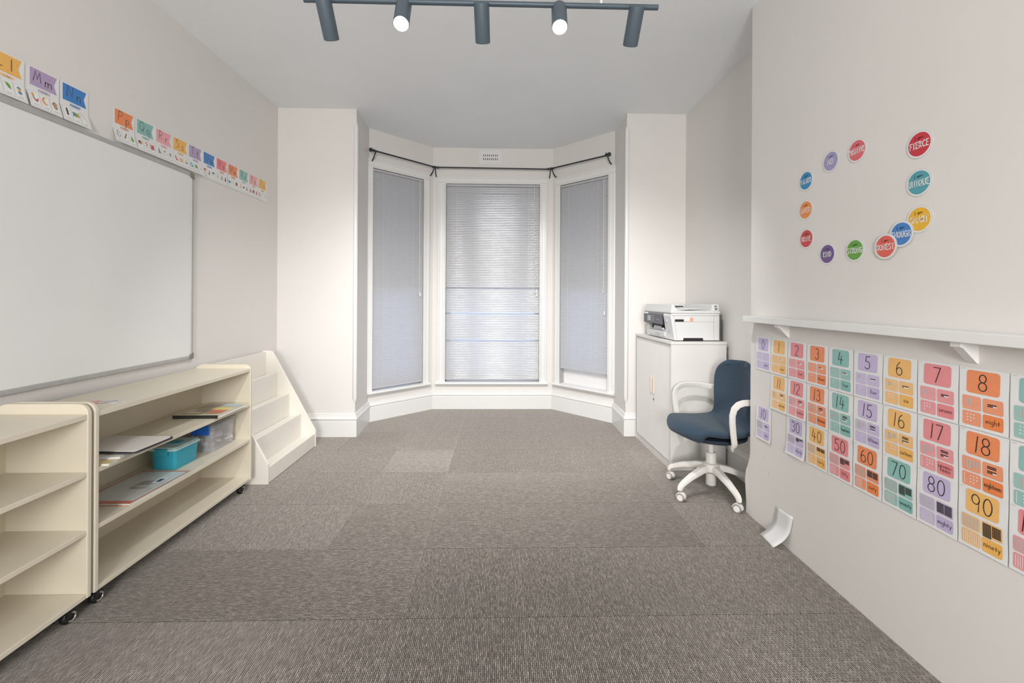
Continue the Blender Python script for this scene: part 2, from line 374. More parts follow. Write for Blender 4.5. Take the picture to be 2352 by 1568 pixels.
struct(mb.build('wall_back_right', WALL), 'white wall pier right of the bay behind the printer', 'wall')
# chimney breast, with a lumpy plastered foot on its far side
ch = MB(); ch.box(XC, XR, YC0, YC1, -.06, ZC)
pr = [(YC1, 0), (YC1+.048, 0), (YC1+.042, .06), (YC1+.05, .12), (YC1+.058, .20), (YC1+.052, .245), (YC1+.046, .27), (YC1+.028, .30), (YC1+.012, .345), (YC1, .40)]
ch.prism(pr, 'x', XC+.002, XR)
struct(ch.build('wall_chimney', WALL), 'white chimney breast on the right carrying number cards', 'wall')
chim = bpy.data.objects['wall_chimney']
SCUFF = mat('scuff_grey', (.22, .20, .19), .8, var=.2, vscale=200)
for (y_, z_, dy_, dz_, w_) in ((2.073, 1.910, .006, .004, .0022), (2.072, 1.668, .003, .002, .0014), (2.517, .420, .012, -.022, .0012), (2.472, .345, .010, -.020, .0014), (2.40, .247, .003, -.004, .002)):
    q = MB(); q.add([(XC-.0006, y_, z_), (XC-.0006, y_-dy_, z_+dz_), (XC-.0006, y_-dy_-w_, z_+dz_+w_), (XC-.0006, y_-w_, z_+w_)], [(0, 1, 2, 3)])
    q.build('scuff_mark', SCUFF, chim)
# bay walls with window openings
WIN = [  # name, origin, end, opening u0,u1,z0,z1, casing width l/r/top, blind u0,u1,z0,z1
 dict(n=1, p=PA, q=PB, u=(.018, .662), z=(.325, 2.725), cas=(-.047, .745, 2.815), bl=(.0195, .6605, .348, 2.7235)),
 dict(n=2, p=PB, q=PC, u=(.150, 1.278), z=(.325, 2.705), cas=(.052, 1.370, 2.790), bl=(.1515, 1.2765, .350, 2.7035)),
 dict(n=3, p=PC, q=PD, u=(.116, .772), z=(.325, 2.675), cas=(.040, .862, 2.765), bl=(.1175, .7705, .505, 2.6735))]
for w, nm in zip(WIN, ('left', 'center', 'right')):
    t = (w['q']-w['p']); L = t.length; ang = math.atan2(t.y, t.x); w['L'] = L; w['ang'] = ang
    ext = .03
    u0, u1 = w['u']; z0, z1 = w['z']
    mb = MB(); y0, y1 = .02, .17
    a, b = -ext, L+ext
    if u0 > a+.005: mb.box(a, u0, y0, y1, -.06, ZC)
    mb.box(u1, b, y0, y1, -.06, ZC); mb.box(u0, u1, y0, y1, z1, ZC); mb.box(u0, u1, y0, y1, -.06, z0-.03)
    o = mb.build('wall_bay_'+nm, WALL); o.location = (w['p'].x, w['p'].y, 0); o.rotation_euler = (0, 0, ang)
    struct(o, {'left': 'white bay wall around the left angled window', 'center': 'white bay wall around the central window', 'right': 'white bay wall around the right angled window'}[nm], 'wall')

# baseboards (mitred sweep)
PATH = [(XL, YF), (XL, YB), BAY[0], BAY[1], BAY[2], BAY[3], BAY[4], BAY[5], (XR, YB), (XR, YC1)]
BPROF = [(0, 0), (.020, 0), (.020, .150), (.016, .156), (.016, .160), (.026, .166), (.026, .176), (.020, .186), (.014, .196), (.014, .202), (.010, .208), (.010, .216), (0, .220)]
BN = ['left', 'back_left', 'bay_return_left', 'bay_left', 'bay_center', 'bay_right', 'bay_return_right', 'back_right', 'right']
BL = ['white skirting board along the left wall', 'white skirting board left of the bay beside the tiered shelf', 'white skirting board on the left return of the bay', 'white skirting board below the left bay window',
      'white skirting board below the central bay window', 'white skirting board below the right bay window', 'white skirting board on the right return of the bay', 'white skirting board right of the bay behind cabinet', 'white skirting board on the right wall behind the chair']
def nrm(a, b):
    d = Vector((b[0]-a[0], b[1]-a[1])).normalized(); return Vector((d.y, -d.x))
def off(i, d):
    P = PATH
    p = Vector(P[i])
    if i == 0: return p+nrm(P[0], P[1])*d
    if i == len(P)-1: return p+nrm(P[-2], P[-1])*d
    n1, n2 = nrm(P[i-1], P[i]), nrm(P[i], P[i+1]); mm = (n1+n2).normalized()
    return p+mm*(d/max(.2, mm.dot(n1)))
for i in range(len(PATH)-1):
    vs = [(*off(i, d), z) for d, z in BPROF]+[(*off(i+1, d), z) for d, z in BPROF]; n = len(BPROF)
    mb = MB().add(vs, [tuple(range(n)), tuple(range(n, 2*n))[::-1]]+[(j, j+n, (j+1) % n+n, (j+1) % n) for j in range(n)])
    struct(mb.build('baseboard_'+BN[i], GLOSSW), BL[i], 'skirting board')
# corner beads at the mouth of the bay
for k, (x, sgn, lab) in enumerate(((BAY[0][0], 1, 'rounded white corner bead at the left mouth of the bay'), (BAY[5][0], -1, 'rounded white corner bead at the right mouth of the bay'))):
    mb = MB(); mb.lathe([(.003, 0), (.021, .06), (.021, 2.66), (.003, 2.72)], 20)
    o = mb.build('trim_%d' % (k+1), GLOSSW, smooth=40); o.location = (x-sgn*.004, YB+.004, .31)
    struct(o, lab, 'trim')

# ------------------------------------------------------------------ windows
def casing_profile(w):  # (across, out) moulded board; out is towards the room (-y)
    return [(0, .02), (0, 0), (.012*w/.08, -.004), (.02*w/.08, -.004), (.024*w/.08, .004), (.05*w/.08, .004), (.054*w/.08, -.002), (.066*w/.08, -.002), (.07*w/.08, .006), (w, .006), (w, .02)]
WLAB = {1: 'left angled sash window of the bay with white architrave', 2: 'wide central sash window of the bay with white architrave', 3: 'right angled sash window of the bay, gap under its blind'}
BLAB = {1: 'closed grey venetian blind on the left angled window', 2: 'bright venetian blind on the wide central window', 3: 'short grey venetian blind on the right window, ending above the sill'}
for w in WIN:
    n = w['n']; u0, u1 = w['u']; z0, z1 = w['z']; c0, c1, ct = w['cas']
    root = empty('window_%d' % n, (w['p'].x, w['p'].y, 0), w['ang']); struct(root, WLAB[n], 'window')
    # architrave boards
    wl = u0-c0; pf = casing_profile(wl)
    MB().prism([(c0+a, b) for a, b in pf], 'z', z0-.02, z1).build('architrave', GLOSSW, root)
    wr = c1-u1; pf = casing_profile(wr)
    MB().prism([(c1-a, b) for a, b in pf][::-1], 'z', z0-.02, z1).build('architrave', GLOSSW, root)
    pf = casing_profile(ct-z1)
    MB().prism([(b, ct-a) for a, b in pf], 'x', c0, c1).build('architrave', GLOSSW, root)
    mb = MB(); mb.box(u0-.012, u0, .0, .165, z0-.02, z1); mb.box(u1, u1+.012, .0, .165, z0-.02, z1); mb.box(u0, u1, .0, .165, z1, z1+.012)
    mb.build('jamb_lining', GLOSSW, root)
    # sill with rounded nose
    sp = [(.165, z0-.03), (.165, z0), (-.015, z0), (-.026, z0-.004), (-.031, z0-.015), (-.026, z0-.026), (-.015, z0-.03)]
    MB().prism(sp, 'x', c0-.012 if n != 1 else c0+.005, c1+.012 if n != 3 else c1).build('sill', GLOSSW, root, smooth=40)
    MB().prism([(.02, z0-.03), (.0, z0-.03), (.004, z0-.05), (.02, z0-.052)], 'x', c0+.02, c1-.02).build('apron_moulding', GLOSSW, root)
    # sashes
    zm = 1.463
    for nm_, y_, za, zb, gm in (('lower_sash', .095, z0, zm+.02, GLASS), ('upper_sash', .130, zm-.02, z1, GLASSD)):
        st = .048; bot = (.085 if n != 3 else .172) if nm_ == 'lower_sash' else .045; top = .045
        mb = MB(); mb.box(u0, u0+st, y_, y_+.035, za, zb); mb.box(u1-st, u1, y_, y_+.035, za, zb)
        mb.box(u0+st, u1-st, y_, y_+.035, za, za+bot); mb.box(u0+st, u1-st, y_, y_+.035, zb-top, zb)
        so = mb.build(nm_, GLOSSW, root)
        MB().box(u0+st, u1-st, y_+.015, y_+.019, za+bot, zb-top).build('pane', gm, so)
    # ---------------- venetian blind
    b0, b1, bz0, bz1 = w['bl']
    yb = .028
    br = empty('venetian_blind', (w['p'].x, w['p'].y, 0), w['ang'], BLAB[n], 'blind', 'venetian blinds in the bay')
    mb = MB(); mb.box(b0, b1, yb-.014, yb+.014, bz1-.026, bz1); mb.build('headrail', BLINDW, br, bevel=.002)
    mb = MB(); mb.box(b0, b1, yb-.011, yb+.011, bz0, bz0+.014); mb.build('bottom_rail', BLINDW, br, bevel=.003)
    pitch = .0205; sw = .0255; L = b1-b0
    mb = MB(); K = 6; arc = []
    for k in range(K+1):
        s = (k/K-.5); arc.append((s*sw, .0028*(1-4*s*s)))
    T = R(78)  # room edge hangs down
    sec = []
    vs = []
    for x in (0, L):
        for s, h in arc:  # s: across the slat (room edge first), h: crown towards the room
            yy = s*math.cos(T)-h*math.sin(T); zz = s*math.sin(T)+h*math.cos(T)
            vs.append((x, yy, zz))
    n1 = K+1
    mb.add(vs, [(k, k+1, n1+k+1, n1+k) for k in range(K)])
    src = None; z = bz1-.040; idx = 0
    gaps = {2: (1.46, 1.145, .815), 1: (), 3: ()}[n]
    while z > bz0+.016:
        if src is None:
            src = mb.build('slat', BLINDM, br, smooth=60); src.location = (b0, yb, z)
        else:
            c = link_copy(src, 'slat', br, (b0, yb, z))
            if any(abs(z-g) < pitch/2 for g in gaps): c.rotation_euler = (R(-48), 0, 0)
            elif idx % 7 == 3: c.rotation_euler = (R(random.uniform(-2, 2)), 0, 0)
        z -= pitch; idx += 1
    fr = {1: (.2, .8), 2: (.115, .5, .885), 3: (.17, .80)}[n]
    for f in fr:
        x = b0+L*f; cb = MB(); cb.box(x-.0009, x+.0009, yb-.0135, yb-.0120, bz0+.01, bz1-.02); cb.box(x-.0009, x+.0009, yb+.0120, yb+.0135, bz0+.01, bz1-.02)
        cb.build('ladder_cord', CORD, br)
    zw = {1: 1.40, 2: 1.42, 3: 1.42}[n]
    xw = b1-.055 if n != 2 else b1-.062
    mb = MB(); mb.lathe([(.0035, zw), (.0035, bz1-.03)], 8); mb.lathe([(.004, zw-.03), (.006, zw-.02), (.0045, zw)], 8)
    o = mb.build('tilt_wand', CORD, br, smooth=50); o.location = (xw, yb-.024, 0)
    for q, (dx, ze) in enumerate(((.0, {1: 1.39, 2: 1.44, 3: 1.20}[n]), (.010, {1: 1.39, 2: 1.40, 3: 1.20}[n]))):
        mb = MB(); mb.lathe([(.0010, ze), (.0010, bz1-.03)], 6); o = mb.build('pull_cord', CORD, br); o.location = (xw+(.028 if n == 2 else .014)+dx*.6, yb-.022, 0)
        if q == 0 or n == 2:
            mb = MB(); mb.lathe([(.003, ze-.045), (.010, ze-.042), (.0085, ze-.02), (.004, ze)], 12); t_ = mb.build('cord_tassel', WPLAS, o, smooth=40)

# ------------------------------------------------------------------ curtain rod around the bay
def inset(p, dx, dy): return (p.x+dx, p.y+dy)
rz_ = 2.875; ro = .075
rp = [(-1.355, 4.595), (-.785, 5.165), (.580, 5.165), (1.128, 4.615)]
rodr = empty('curtain_rod', (0, 5.165, rz_), 0, 'thin black bent curtain rod above the bay windows', 'curtain rod')
for k in range(3):
    a, b = rp[k], rp[k+1]
    MB().tube([(a[0], a[1]-5.165, 0), (b[0], b[1]-5.165, -.006*k)], .0085, 12).build('pole', RODM, rodr, smooth=50)
for k in (1, 2):
    a = rp[k]; d = Vector((rp[k-1][0]-a[0], rp[k-1][1]-a[1], 0)).normalized(); e = Vector((rp[k+1][0]-a[0], rp[k+1][1]-a[1], 0)).normalized()
    c = Vector((a[0], a[1]-5.165, -.003))
    MB().tube([c+d*.045, c+d*.03, c+d*.012, c, c+e*.012, c+e*.03, c+e*.045], [.011, .014, .010, .013, .010, .014, .011], 12).build('elbow', RODM, rodr, smooth=50)
for k in (0, 3):
    a = rp[k]; b = rp[1] if k == 0 else rp[2]
    d = Vector((a[0]-b[0], a[1]-b[1], 0)).normalized(); c = Vector((a[0], a[1]-5.165, -.006 if k == 3 else 0))
    Mx = Matrix.Translation(c) @ d.to_track_quat('Z', 'Y').to_matrix().to_4x4()
    MB().lathe([(.010, -.03), (.015, -.026), (.015, -.018), (.010, -.014), (.012, -.004), (.019, .006), (.022, .018), (.018, .031), (.006, .038)], 16, Mx).build('finial', RODM, rodr, smooth=50)
def bracket(u, k):
    w = WIN[k]; t = Vector((math.cos(w['ang']), math.sin(w['ang']), 0)); nn = Vector((-t.y, t.x, 0))
    base = Vector((w['p'].x, w['p'].y-5.165, 0))+t*u
    pts = [base+nn*.015+Vector((0, 0, -.085)), base+nn*-.012+Vector((0, 0, -.075)), base+nn*-.04+Vector((0, 0, -.045)), base+nn*-.068+Vector((0, 0, -.012)), base+nn*-.085+Vector((0, 0, -.004)), base+nn*-.092+Vector((0, 0, .012))]
    MB().tube(pts, [.008, .007, .006, .006, .006, .006], 8).build('bracket', RODM, rodr, smooth=50)
for u, k in ((.005, 0), (.755, 0), (.03, 1), (1.395, 1), (.045, 2), (.80, 2)): bracket(u, k)

# ------------------------------------------------------------------ air vent
vr = empty('air_vent', (-.817+.679, 5.26, 3.03), 0, 'white wall vent with two rows of slots above central window', 'vent')
mb = MB(); mb.box(-.14, .14, -.008, 0, -.088, .088); mb.box(-.122, .122, -.014, -.008, -.07, .07); mb.build('plate', WPLAS, vr, bevel=.003)
sl = None
for r_ in (0, 1):
    for c in range(8):
        x = -.082+c*.0235; z = .018 if r_ == 0 else -.026
        if sl is None:
            sl = MB().box(-.004, .004, -.0155, -.0135, -.012, .013).build('slot', BLACKP, vr); sl.location = (x, 0, z)
        else: link_copy(sl, 'slot', vr, (x, 0, z))

# ------------------------------------------------------------------ track light with five cans
def beam(par, pos, dirv, power, cone):
    ld = bpy.data.lights.new('spot_beam', 'SPOT'); ld.energy = power; ld.color = LAMP_COLOR; ld.spot_size = R(cone); ld.spot_blend = 1.0; ld.shadow_soft_size = .032
    lo = bpy.data.objects.new('spot_beam', ld); COL.objects.link(lo); lo.parent = par
    lo.matrix_local = Matrix.Translation(pos) @ (-dirv).to_track_quat('Z', 'Y').to_matrix().to_4x4()
TY, TZ = 2.05, 2.718
tr = empty('track_light', (-.094, TY, ZC), 0, 'dark ceiling track with five cylindrical spotlights', 'track light')
zt = TZ-ZC
mb = MB(); mb.tube([(-.831, 0, zt), (.831, 0, zt)], .0125, 16); mb.build('track', LAMPM, tr, smooth=50)
for x in (-.56, .56):
    mb = MB(); mb.tube([(x, 0, zt), (x, 0, 0)], .006, 10); mb.lathe([(.035, -.02), (.035, 0)], 20, Matrix.Translation((x, 0, 0))); mb.build('suspension_rod', WPLAS if x > 0 else LAMPM, tr, smooth=50)
DISC = mat('lamp_lens', (1, 1, 1), .5, emit=LAMP_COLOR, estr=60)
for k in range(5):
    x = -.83+.0+.3655*k+.094
    fwdp = k % 2 == 0
    dirv = {0: Vector((0, .64, -.77)), 1: Vector((.04, -.5, -.86)), 2: Vector((0, .10, -1.0)), 3: Vector((-.04, -.5, -.86)), 4: Vector((0, .66, -.75))}[k].normalized()
    if k == 2: dirv = Vector((0.02, .63, -.78)).normalized()
    piv = Vector((x, 0, zt-.028))
    MB().tube([(x, 0, zt), (x, 0, zt-.03)], .009, 10).build('stem', LAMPM, tr, smooth=50)
    back = piv - dirv*.03; Q = dirv.to_track_quat('Z', 'Y').to_matrix().to_4x4(); Mx = Matrix.Translation(back) @ Q
    can = MB().lathe([(.030, 0), (.035, .003), (.036, .006), (.036, .165), (.033, .168), (.033, .140), (.001, .139)], 28, Mx).build('can', LAMPM, tr, smooth=40)
    MB().lathe([(.0325, .1405), (.0325, .146), (.001, .147)], 24, Mx).build('lens', DISC, can, smooth=40)
    beam(can, back+dirv*.172, dirv, LAMP_POWER*(.57 if fwdp else .10), 104 if fwdp else 120)


# ------------------------------------------------------------------ whiteboard
wb = empty('whiteboard', (XL, .55, .905), PI/2, 'large magnetic whiteboard with aluminium frame on the left wall', 'whiteboard')
wl, wh = 3.057-.55, 2.180-.905   # local x along wall, z up, -y into the room
MB().box(.012, wl-.012, -.014, -.004, .012, wh-.012).build('writing_surface', BOARD, wb)
for nm_, b in (('frame_rail', (.02, wl-.02, -.020, 0, 0, .024)), ('frame_rail', (.02, wl-.02, -.020, 0, wh-.024, wh)), ('frame_stile', (wl-.022, wl, -.020, 0, .02, wh-.02)), ('frame_stile', (0, .022, -.020, 0, .02, wh-.02))):
    MB().box(*b).build(nm_, ALU, wb, bevel=.004)
for (x, z, sx, sz) in ((wl, 0, -1, 1), (wl, wh, -1, -1), (0, 0, 1, 1), (0, wh, 1, -1)):
    pts = [(x, z+sz*.012), (x, z+sz*.042)]+[(x+sx*.042*math.sin(R(a)), z+sz*(.042*math.cos(R(a)))) for a in range(15, 90, 15)]+[(x+sx*.042, z), (x+sx*.012, z), (x+sx*.004, z+sz*.004)]
    MB().prism(pts, 'y', -.0235, 0).build('corner_cap', GREYP, wb)

# ------------------------------------------------------------------ alphabet cards on the left wall
def shape_part(root, y):
    return MB()
C = dict(red=(.55, .06, .07), green=(.13, .38, .06), dgreen=(.05, .28, .08), blue=(.05, .22, .45), sky=(.10, .42, .55), yel=(.86, .52, .10), ora=(.80, .36, .08), brown=(.30, .13, .06), tan=(.62, .36, .18), dark=(.03, .025, .025), grey=(.28, .28, .29), lgrey=(.55, .55, .56), pinkc=(.75, .3, .32), white=(.85, .85, .84), maroon=(.30, .06, .06))
def pic(kind):
    """simple printed pictures: list of (colour, polygon) in a -1..1 square"""
    E_ = lambda cx, cz, rx, rz, a0=0, a1=360: ell(cx, cz, rx, rz, 18, a0, a1)
    return {
     'leaf': [('green', [(-.5, .7), (.2, .75), (.6, .2), (.65, -.7), (0, -.45), (-.4, .1)]), ('dark', [(-.8, 1), (-.4, .7), (-.5, .6)])],
     'lion': [('maroon', E_(0, .3, .5, .5)), ('tan', E_(0, .3, .32, .34)), ('maroon', [(-.3, -.2), (.3, -.2), (.4, -.9), (-.4, -.9)])],
     'lantern': [('blue', [(-.6, .35), (.6, .35), (.3, .75), (-.3, .75)]), ('yel', [(-.45, .35), (.45, .35), (.4, -.4), (-.4, -.4)]), ('blue', [(-.4, -.4), (.4, -.4), (.5, -.9), (-.5, -.9)]), ('tan', E_(0, 0, .18, .22))],
     'tailswimmer': [('ora', E_(-.45, .6, .38, .4)), ('grey', [(-.7, .3), (-.2, .3), (-.1, -.3), (-.55, -.3)]), ('red', [(-.55, -.3), (-.1, -.3), (.2, -.6), (.5, -.2), (.9, -.1), (.5, -.95), (0, -1)])],
     'moon': [('ora', E_(0, 0, .85, .95, 60, 290)+E_(.35, .1, .62, .7, 280, 75))],
     'monkey': [('brown', E_(0, .35, .6, .5)), ('tan', E_(.05, .3, .38, .32)), ('brown', E_(.05, -.5, .5, .5)), ('tan', E_(.05, -.5, .3, .33)), ('brown', [(-.9, .2), (-.4, .3), (-.3, -.3), (-.6, -.1)])],
     'dancer': [('dark', E_(0, .6, .28, .3)), ('dark', [(-.35, .3), (.35, .3), (.25, -.3), (.3, -.95), (-.3, -.95), (-.25, -.3)])],
     'numbers': [('blue', [(-1, .5), (-.45, .5), (-.45, -.6), (-1, -.6)]), ('green', E_(-.1, .2, .35, .35)), ('green', [(-.45, -.15), (.3, -.1), (.3, -.6), (-.45, -.6)]), ('ora', E_(.62, .25, .32, .32)), ('ora', E_(.62, -.3, .36, .34))],
     'needle': [('grey', [(-.85, .95), (-.65, .95), (.85, -.95), (.75, -.95)])],
     'penguin': [('dark', E_(0, .45, .5, .48)), ('dark', E_(0, -.35, .65, .62)), ('white', E_(0, .42, .36, .34)), ('white', E_(0, -.35, .48, .48))],
     'pencil': [('brown', [(.45, .95), (.75, .75), (-.3, -.95), (-.65, -.9), (-.6, -.6)]), ('tan', [(-.65, -.9), (-.35, -.9), (-.6, -.6)])],
     'pear': [('green', E_(0, -.4, .55, .55)), ('green', E_(-.05, .2, .32, .42)), ('dark', [(-.1, .5), (0, .5), (-.3, 1), (-.4, .95)])],
     'quill': [('brown', E_(0, .1, .85, .6)), ('tan', E_(.3, -.15, .5, .3)), ('dark', E_(-.3, .4, .3, .2))],
     'question': [('red', E_(0, .45, .5, .5)), ('white', E_(-.05, .42, .26, .26)), ('white', [(-.6, .4), (-.05, .4), (-.05, -.1), (-.6, -.1)]), ('red', [(-.1, .05), (.15, .05), (.15, -.45), (-.1, -.45)]), ('red', E_(.02, -.78, .16, .16))],
     'quilt': [('red', [(-.85, .8), (.85, .8), (.85, -.8), (-.85, -.8)]), ('yel', [(-.6, .6), (-.1, .6), (-.1, .2), (-.6, .2)]), ('tan', [(.1, .1), (.7, .1), (.7, -.2), (.1, -.2)]), ('yel', [(.1, -.35), (.6, -.35), (.6, -.65), (.1, -.65)]), ('blue', [(-.6, -.2), (-.15, -.2), (-.15, -.6), (-.6, -.6)])],
     'robot': [('grey', [(-.25, .9), (.25, .9), (.25, .45), (-.25, .45)]), ('grey', [(-.4, .4), (.4, .4), (.4, -.3), (-.4, -.3)]), ('grey', [(-.55, -.35), (.6, -.35), (.5, -.9), (-.5, -.9)])],
     'ring': [('tan', E_(0, -.3, .55, .6)), ('white', E_(0, -.3, .42, .46)), ('dgreen', [(-.35, .35), (.35, .35), (.5, .7), (-.2, .9)])],
     'rocket': [('blue', [(0, .95), (.6, -.1), (-.6, -.1)]), ('tan', [(-.15, -.1), (.15, -.1), (.2, -.9), (-.2, -.9)])],
     'sock': [('red', [(-.55, .9), (.1, .9), (.15, 0), (.7, -.5), (.5, -.9), (-.3, -.6)])],
     'sun': [('ora', [(math.cos(R(a))*(.9 if k % 2 else .65), math.sin(R(a))*(.9 if k % 2 else .65)) for k, a in enumerate(range(0, 360, 15))]), ('yel', E_(0, 0, .55, .55))],
     'boat': [('tan', [(0, .9), (.55, .1), (-.1, .1)]), ('brown', [(-.6, -.1), (.7, -.1), (.4, -.6), (-.4, -.6)]), ('dark', [(-.05, .9), (.03, .9), (.03, -.1), (-.05, -.1)])],
     'curl': [('sky', E_(0, .05, .85, .85)), ('white', E_(.05, .1, .35, .38)), ('sky', [(.2, -.2), (.95, -.2), (.8, -.6), (.2, -.6)])],
     'turtle': [('dgreen', E_(0, .1, .7, .6)), ('dgreen', [(-.6, -.3), (-.3, -.2), (-.4, -.8), (-.65, -.7)]), ('dgreen', [(.3, -.2), (.6, -.3), (.7, -.7), (.4, -.8)]), ('green', E_(0, .15, .4, .35))],
     'teeth': [('lgrey', [(-.7, .7), (.5, .7), (.5, .55), (-.7, .55)]), ('lgrey', E_(-.3, -.2, .25, .3)), ('lgrey', E_(.3, -.3, .25, .3))],
     'hat': [('maroon', [(-.8, .4), (.8, .4), (.6, .95), (-.6, .95)]), ('tan', E_(0, -.05, .5, .4)), ('white', [(-.6, -.3), (.6, -.3), (.2, -.9), (-.2, -.9)])],
     'figure': [('brown', E_(0, .5, .25, .3)), ('dark', [(-.2, .2), (.2, .2), (.35, -.9), (-.35, -.9)])],
     'umbrella': [('dgreen', E_(0, .1, .85, .75, 0, 180)), ('dark', [(-.05, .1), (.05, .1), (.05, -.8), (-.05, -.8)])],
     'vase': [('tan', [(-.3, .9), (.3, .9), (.15, .3), (.4, -.4), (.2, -.9), (-.2, -.9), (-.4, -.4), (-.15, .3)]), ('red', [(-.2, .95), (.3, .95), (.1, .7)])],
     'volcano': [('maroon', [(-.2, .9), (.2, .8), (.6, -.9), (-.6, -.9)]), ('dark', [(-.1, .5), (.15, .5), (.05, -.6)])],
     'whale': [('blue', E_(.1, -.2, .75, .55)), ('blue', [(-.9, .6), (-.4, .5), (-.3, -.1), (-.6, -.1)])],
     'watch': [('lgrey', E_(0, 0, .35, .4)), ('white', E_(0, 0, .22, .26)), ('lgrey', [(-.15, .95), (.15, .95), (.15, .4), (-.15, .4)]), ('lgrey', [(-.15, -.4), (.15, -.4), (.15, -.95), (-.15, -.95)])],
     'ball': [('dark', E_(0, 0, .8, .8)), ('red', E_(.1, -.15, .55, .45)), ('dgreen', E_(-.3, .35, .3, .2))],
     'car': [('dark', [(-.8, -.3), (-.5, .3), (.4, .3), (.8, -.3)]), ('tan', E_(-.4, -.4, .2, .2)), ('tan', E_(.4, -.4, .2, .2))],
     'yarn': [('red', E_(0, .3, .5, .5)), ('pinkc', E_(0, .3, .28, .28)), ('red', [(-.7, -.2), (.7, -.2), (.5, -.9), (-.5, -.9)])],
     'stripe': [('dark', [(-.5, .9), (-.1, .8), (.5, -.8), (.3, -.9)])],
    }[kind]
ALPH = [('L', 'yel', 1.858, ('lion', 'leaf', 'lantern')), ('M', 'purp', 2.012, ('tailswimmer', 'moon', 'monkey')), ('N', 'blue', 2.160, ('dancer', 'numbers', 'needle')),
        ('P', 'ora', 2.446, ('penguin', 'pencil', 'pear')), ('Q', 'teal', 2.592, ('quill', 'question', 'quilt')), ('R', 'rose', 2.735, ('robot', 'ring', 'rocket')), ('S', 'yel', 2.877, ('sock', 'sun', 'boat')),
        ('T', 'purp', 3.019, ('curl', 'turtle', 'teeth')), ('U', 'blue', 3.162, ('hat', 'figure', 'umbrella')), ('V', 'coral', 3.305, ('vase', 'robot', 'volcano')), ('W', 'ora', 3.446, ('whale', 'watch', 'ball')),
        ('X', 'teal', 3.589, ('vase', 'car', 'figure')), ('Y', 'rose', 3.731, ('yarn', 'ball', 'yarn')), ('Z', 'yel', 3.872, ('sock', 'watch', 'stripe'))]
COLN = {'yel': 'yellow', 'purp': 'lilac', 'blue': 'blue', 'ora': 'orange', 'teal': 'teal', 'rose': 'pink', 'coral': 'coral'}
INKA = mat('letter_ink', (.10, .08, .08), .5, var=.1)
for (ch_, colr, y0, pics) in ALPH:
    cw, chh = .143, .188
    near = y0 < 3.058
    bump_ = .021 if near else .002     # stands proud where it overlaps the board's top rail
    rt = empty('alphabet_card', (XL+.0015, y0, 2.190), PI/2, '%s flag alphabet card with letters %s%s on the left wall' % (COLN[colr], ch_, ch_.lower()), 'card', 'alphabet cards along the left wall')
    tilt = random.uniform(-.002, .002)
    mb = MB(); NB = 6
    def sy(z, b=bump_): return -(b*max(0, 1-z/.05))**1.0 if z < .05 else 0.0
    rows = [0, .012, .03, .05, .1, .15, chh]
    off_ = lambda z: -.0008+(-bump_*max(0, 1-z/.075) if near else -.001)
    rows = [0, .025, .05, .075, .12, .16, chh]
    vs = []
    for z in rows: vs += [(0, off_(z), z), (cw, off_(z), z)]
    nb = len(vs)
    vs += [(x, y+.0007, z) for x, y, z in vs]
    fs = []
    for k in range(len(rows)-1):
        a = 2*k; fs.append((a, a+1, a+3, a+2)); fs.append((nb+a, nb+a+2, nb+a+3, nb+a+1))
        fs.append((a, a+2, nb+a+2, nb+a)); fs.append((a+1, nb+a+1, nb+a+3, a+3))
    mb.add(vs, fs); mb.build('sheet', PAPER, rt)
    def lift(m_, dy):
        m_.v = [(x, off_(z)-dy, z) for x, y, z in m_.v]; return m_
    fz0, fz1 = .103, .183
    fx0, fx1 = .012, .132
    mb = MB(); N_ = 6
    for (za, zb) in ((fz0, (fz0+fz1)/2), ((fz0+fz1)/2, fz1)):
        xa = fx1 if za == fz0 else fx1-.014; xb = fx1-.014 if za == fz0 else fx1
        mb.fpoly([(fx0, za), (xa, za), (xb, zb), (fx0, zb)], 0)
    lift(mb, .0006).build('flag', ink(colr), rt)
    mb = MB()
    hw = .052 if ch_ not in 'MW' else .046
    lo_ = ch_.lower()
    text(mb, ch_, .045 if ch_ != 'M' else .042, .126, hw, .0034 if ch_ in 'MNLVW' else .0026, 0, slant=.05)
    text(mb, lo_, .092, .120, hw*(.95), .0034 if ch_ in 'MNLVW' else .0026, 0)
    lift(mb, .0012).build('lettering', INKA, rt)
    mb = MB(); mb.fpoly(rrect(.046, .102, .083, .096, .0062), 0); lift(mb, .0006).build('pill', ink(colr, .75), rt)
    mb = MB(); text(mb, 'is for', .074, .0855, .0095, .0011, 0); lift(mb, .0012).build('caption', INKG, rt)
    for k, pk in enumerate(pics):
        cx, cz = .027+.045*k, .046
        mb = MB(); mats_ = []
        mb.fpoly(rrect(cx-.020, cx+.020, .010, .074, .004), 0); lift(mb, .0005); mats_.append(WPRINT)
        fr_ = MB()
        for li, (cn, pl) in enumerate(pic(pk)):
            q = MB(); q.fpoly([(cx+px*.0165, cz+.003+pz*.019) for px, pz in pl], 0); lift(q, .0009+.0002*li)
            mats_.append(flat('pic_'+cn, C[cn])); mb.m = len(mats_)-1; mb.add(q.v, q.f)
        q = MB(); rr = rrect(cx-.020, cx+.020, .010, .074, .004); ribbon(q, rr+[rr[0]], .0006, 0); lift(q, .0008); mats_.append(INKL); mb.m = len(mats_)-1; mb.add(q.v, q.f)
        q = MB(); ribbon(q, [(cx-.009, .017), (cx+.009, .017)], .0018, 0); lift(q, .0009); mats_.append(INKG); mb.m = len(mats_)-1; mb.add(q.v, q.f)
        mb.build('picture', mats_, rt)

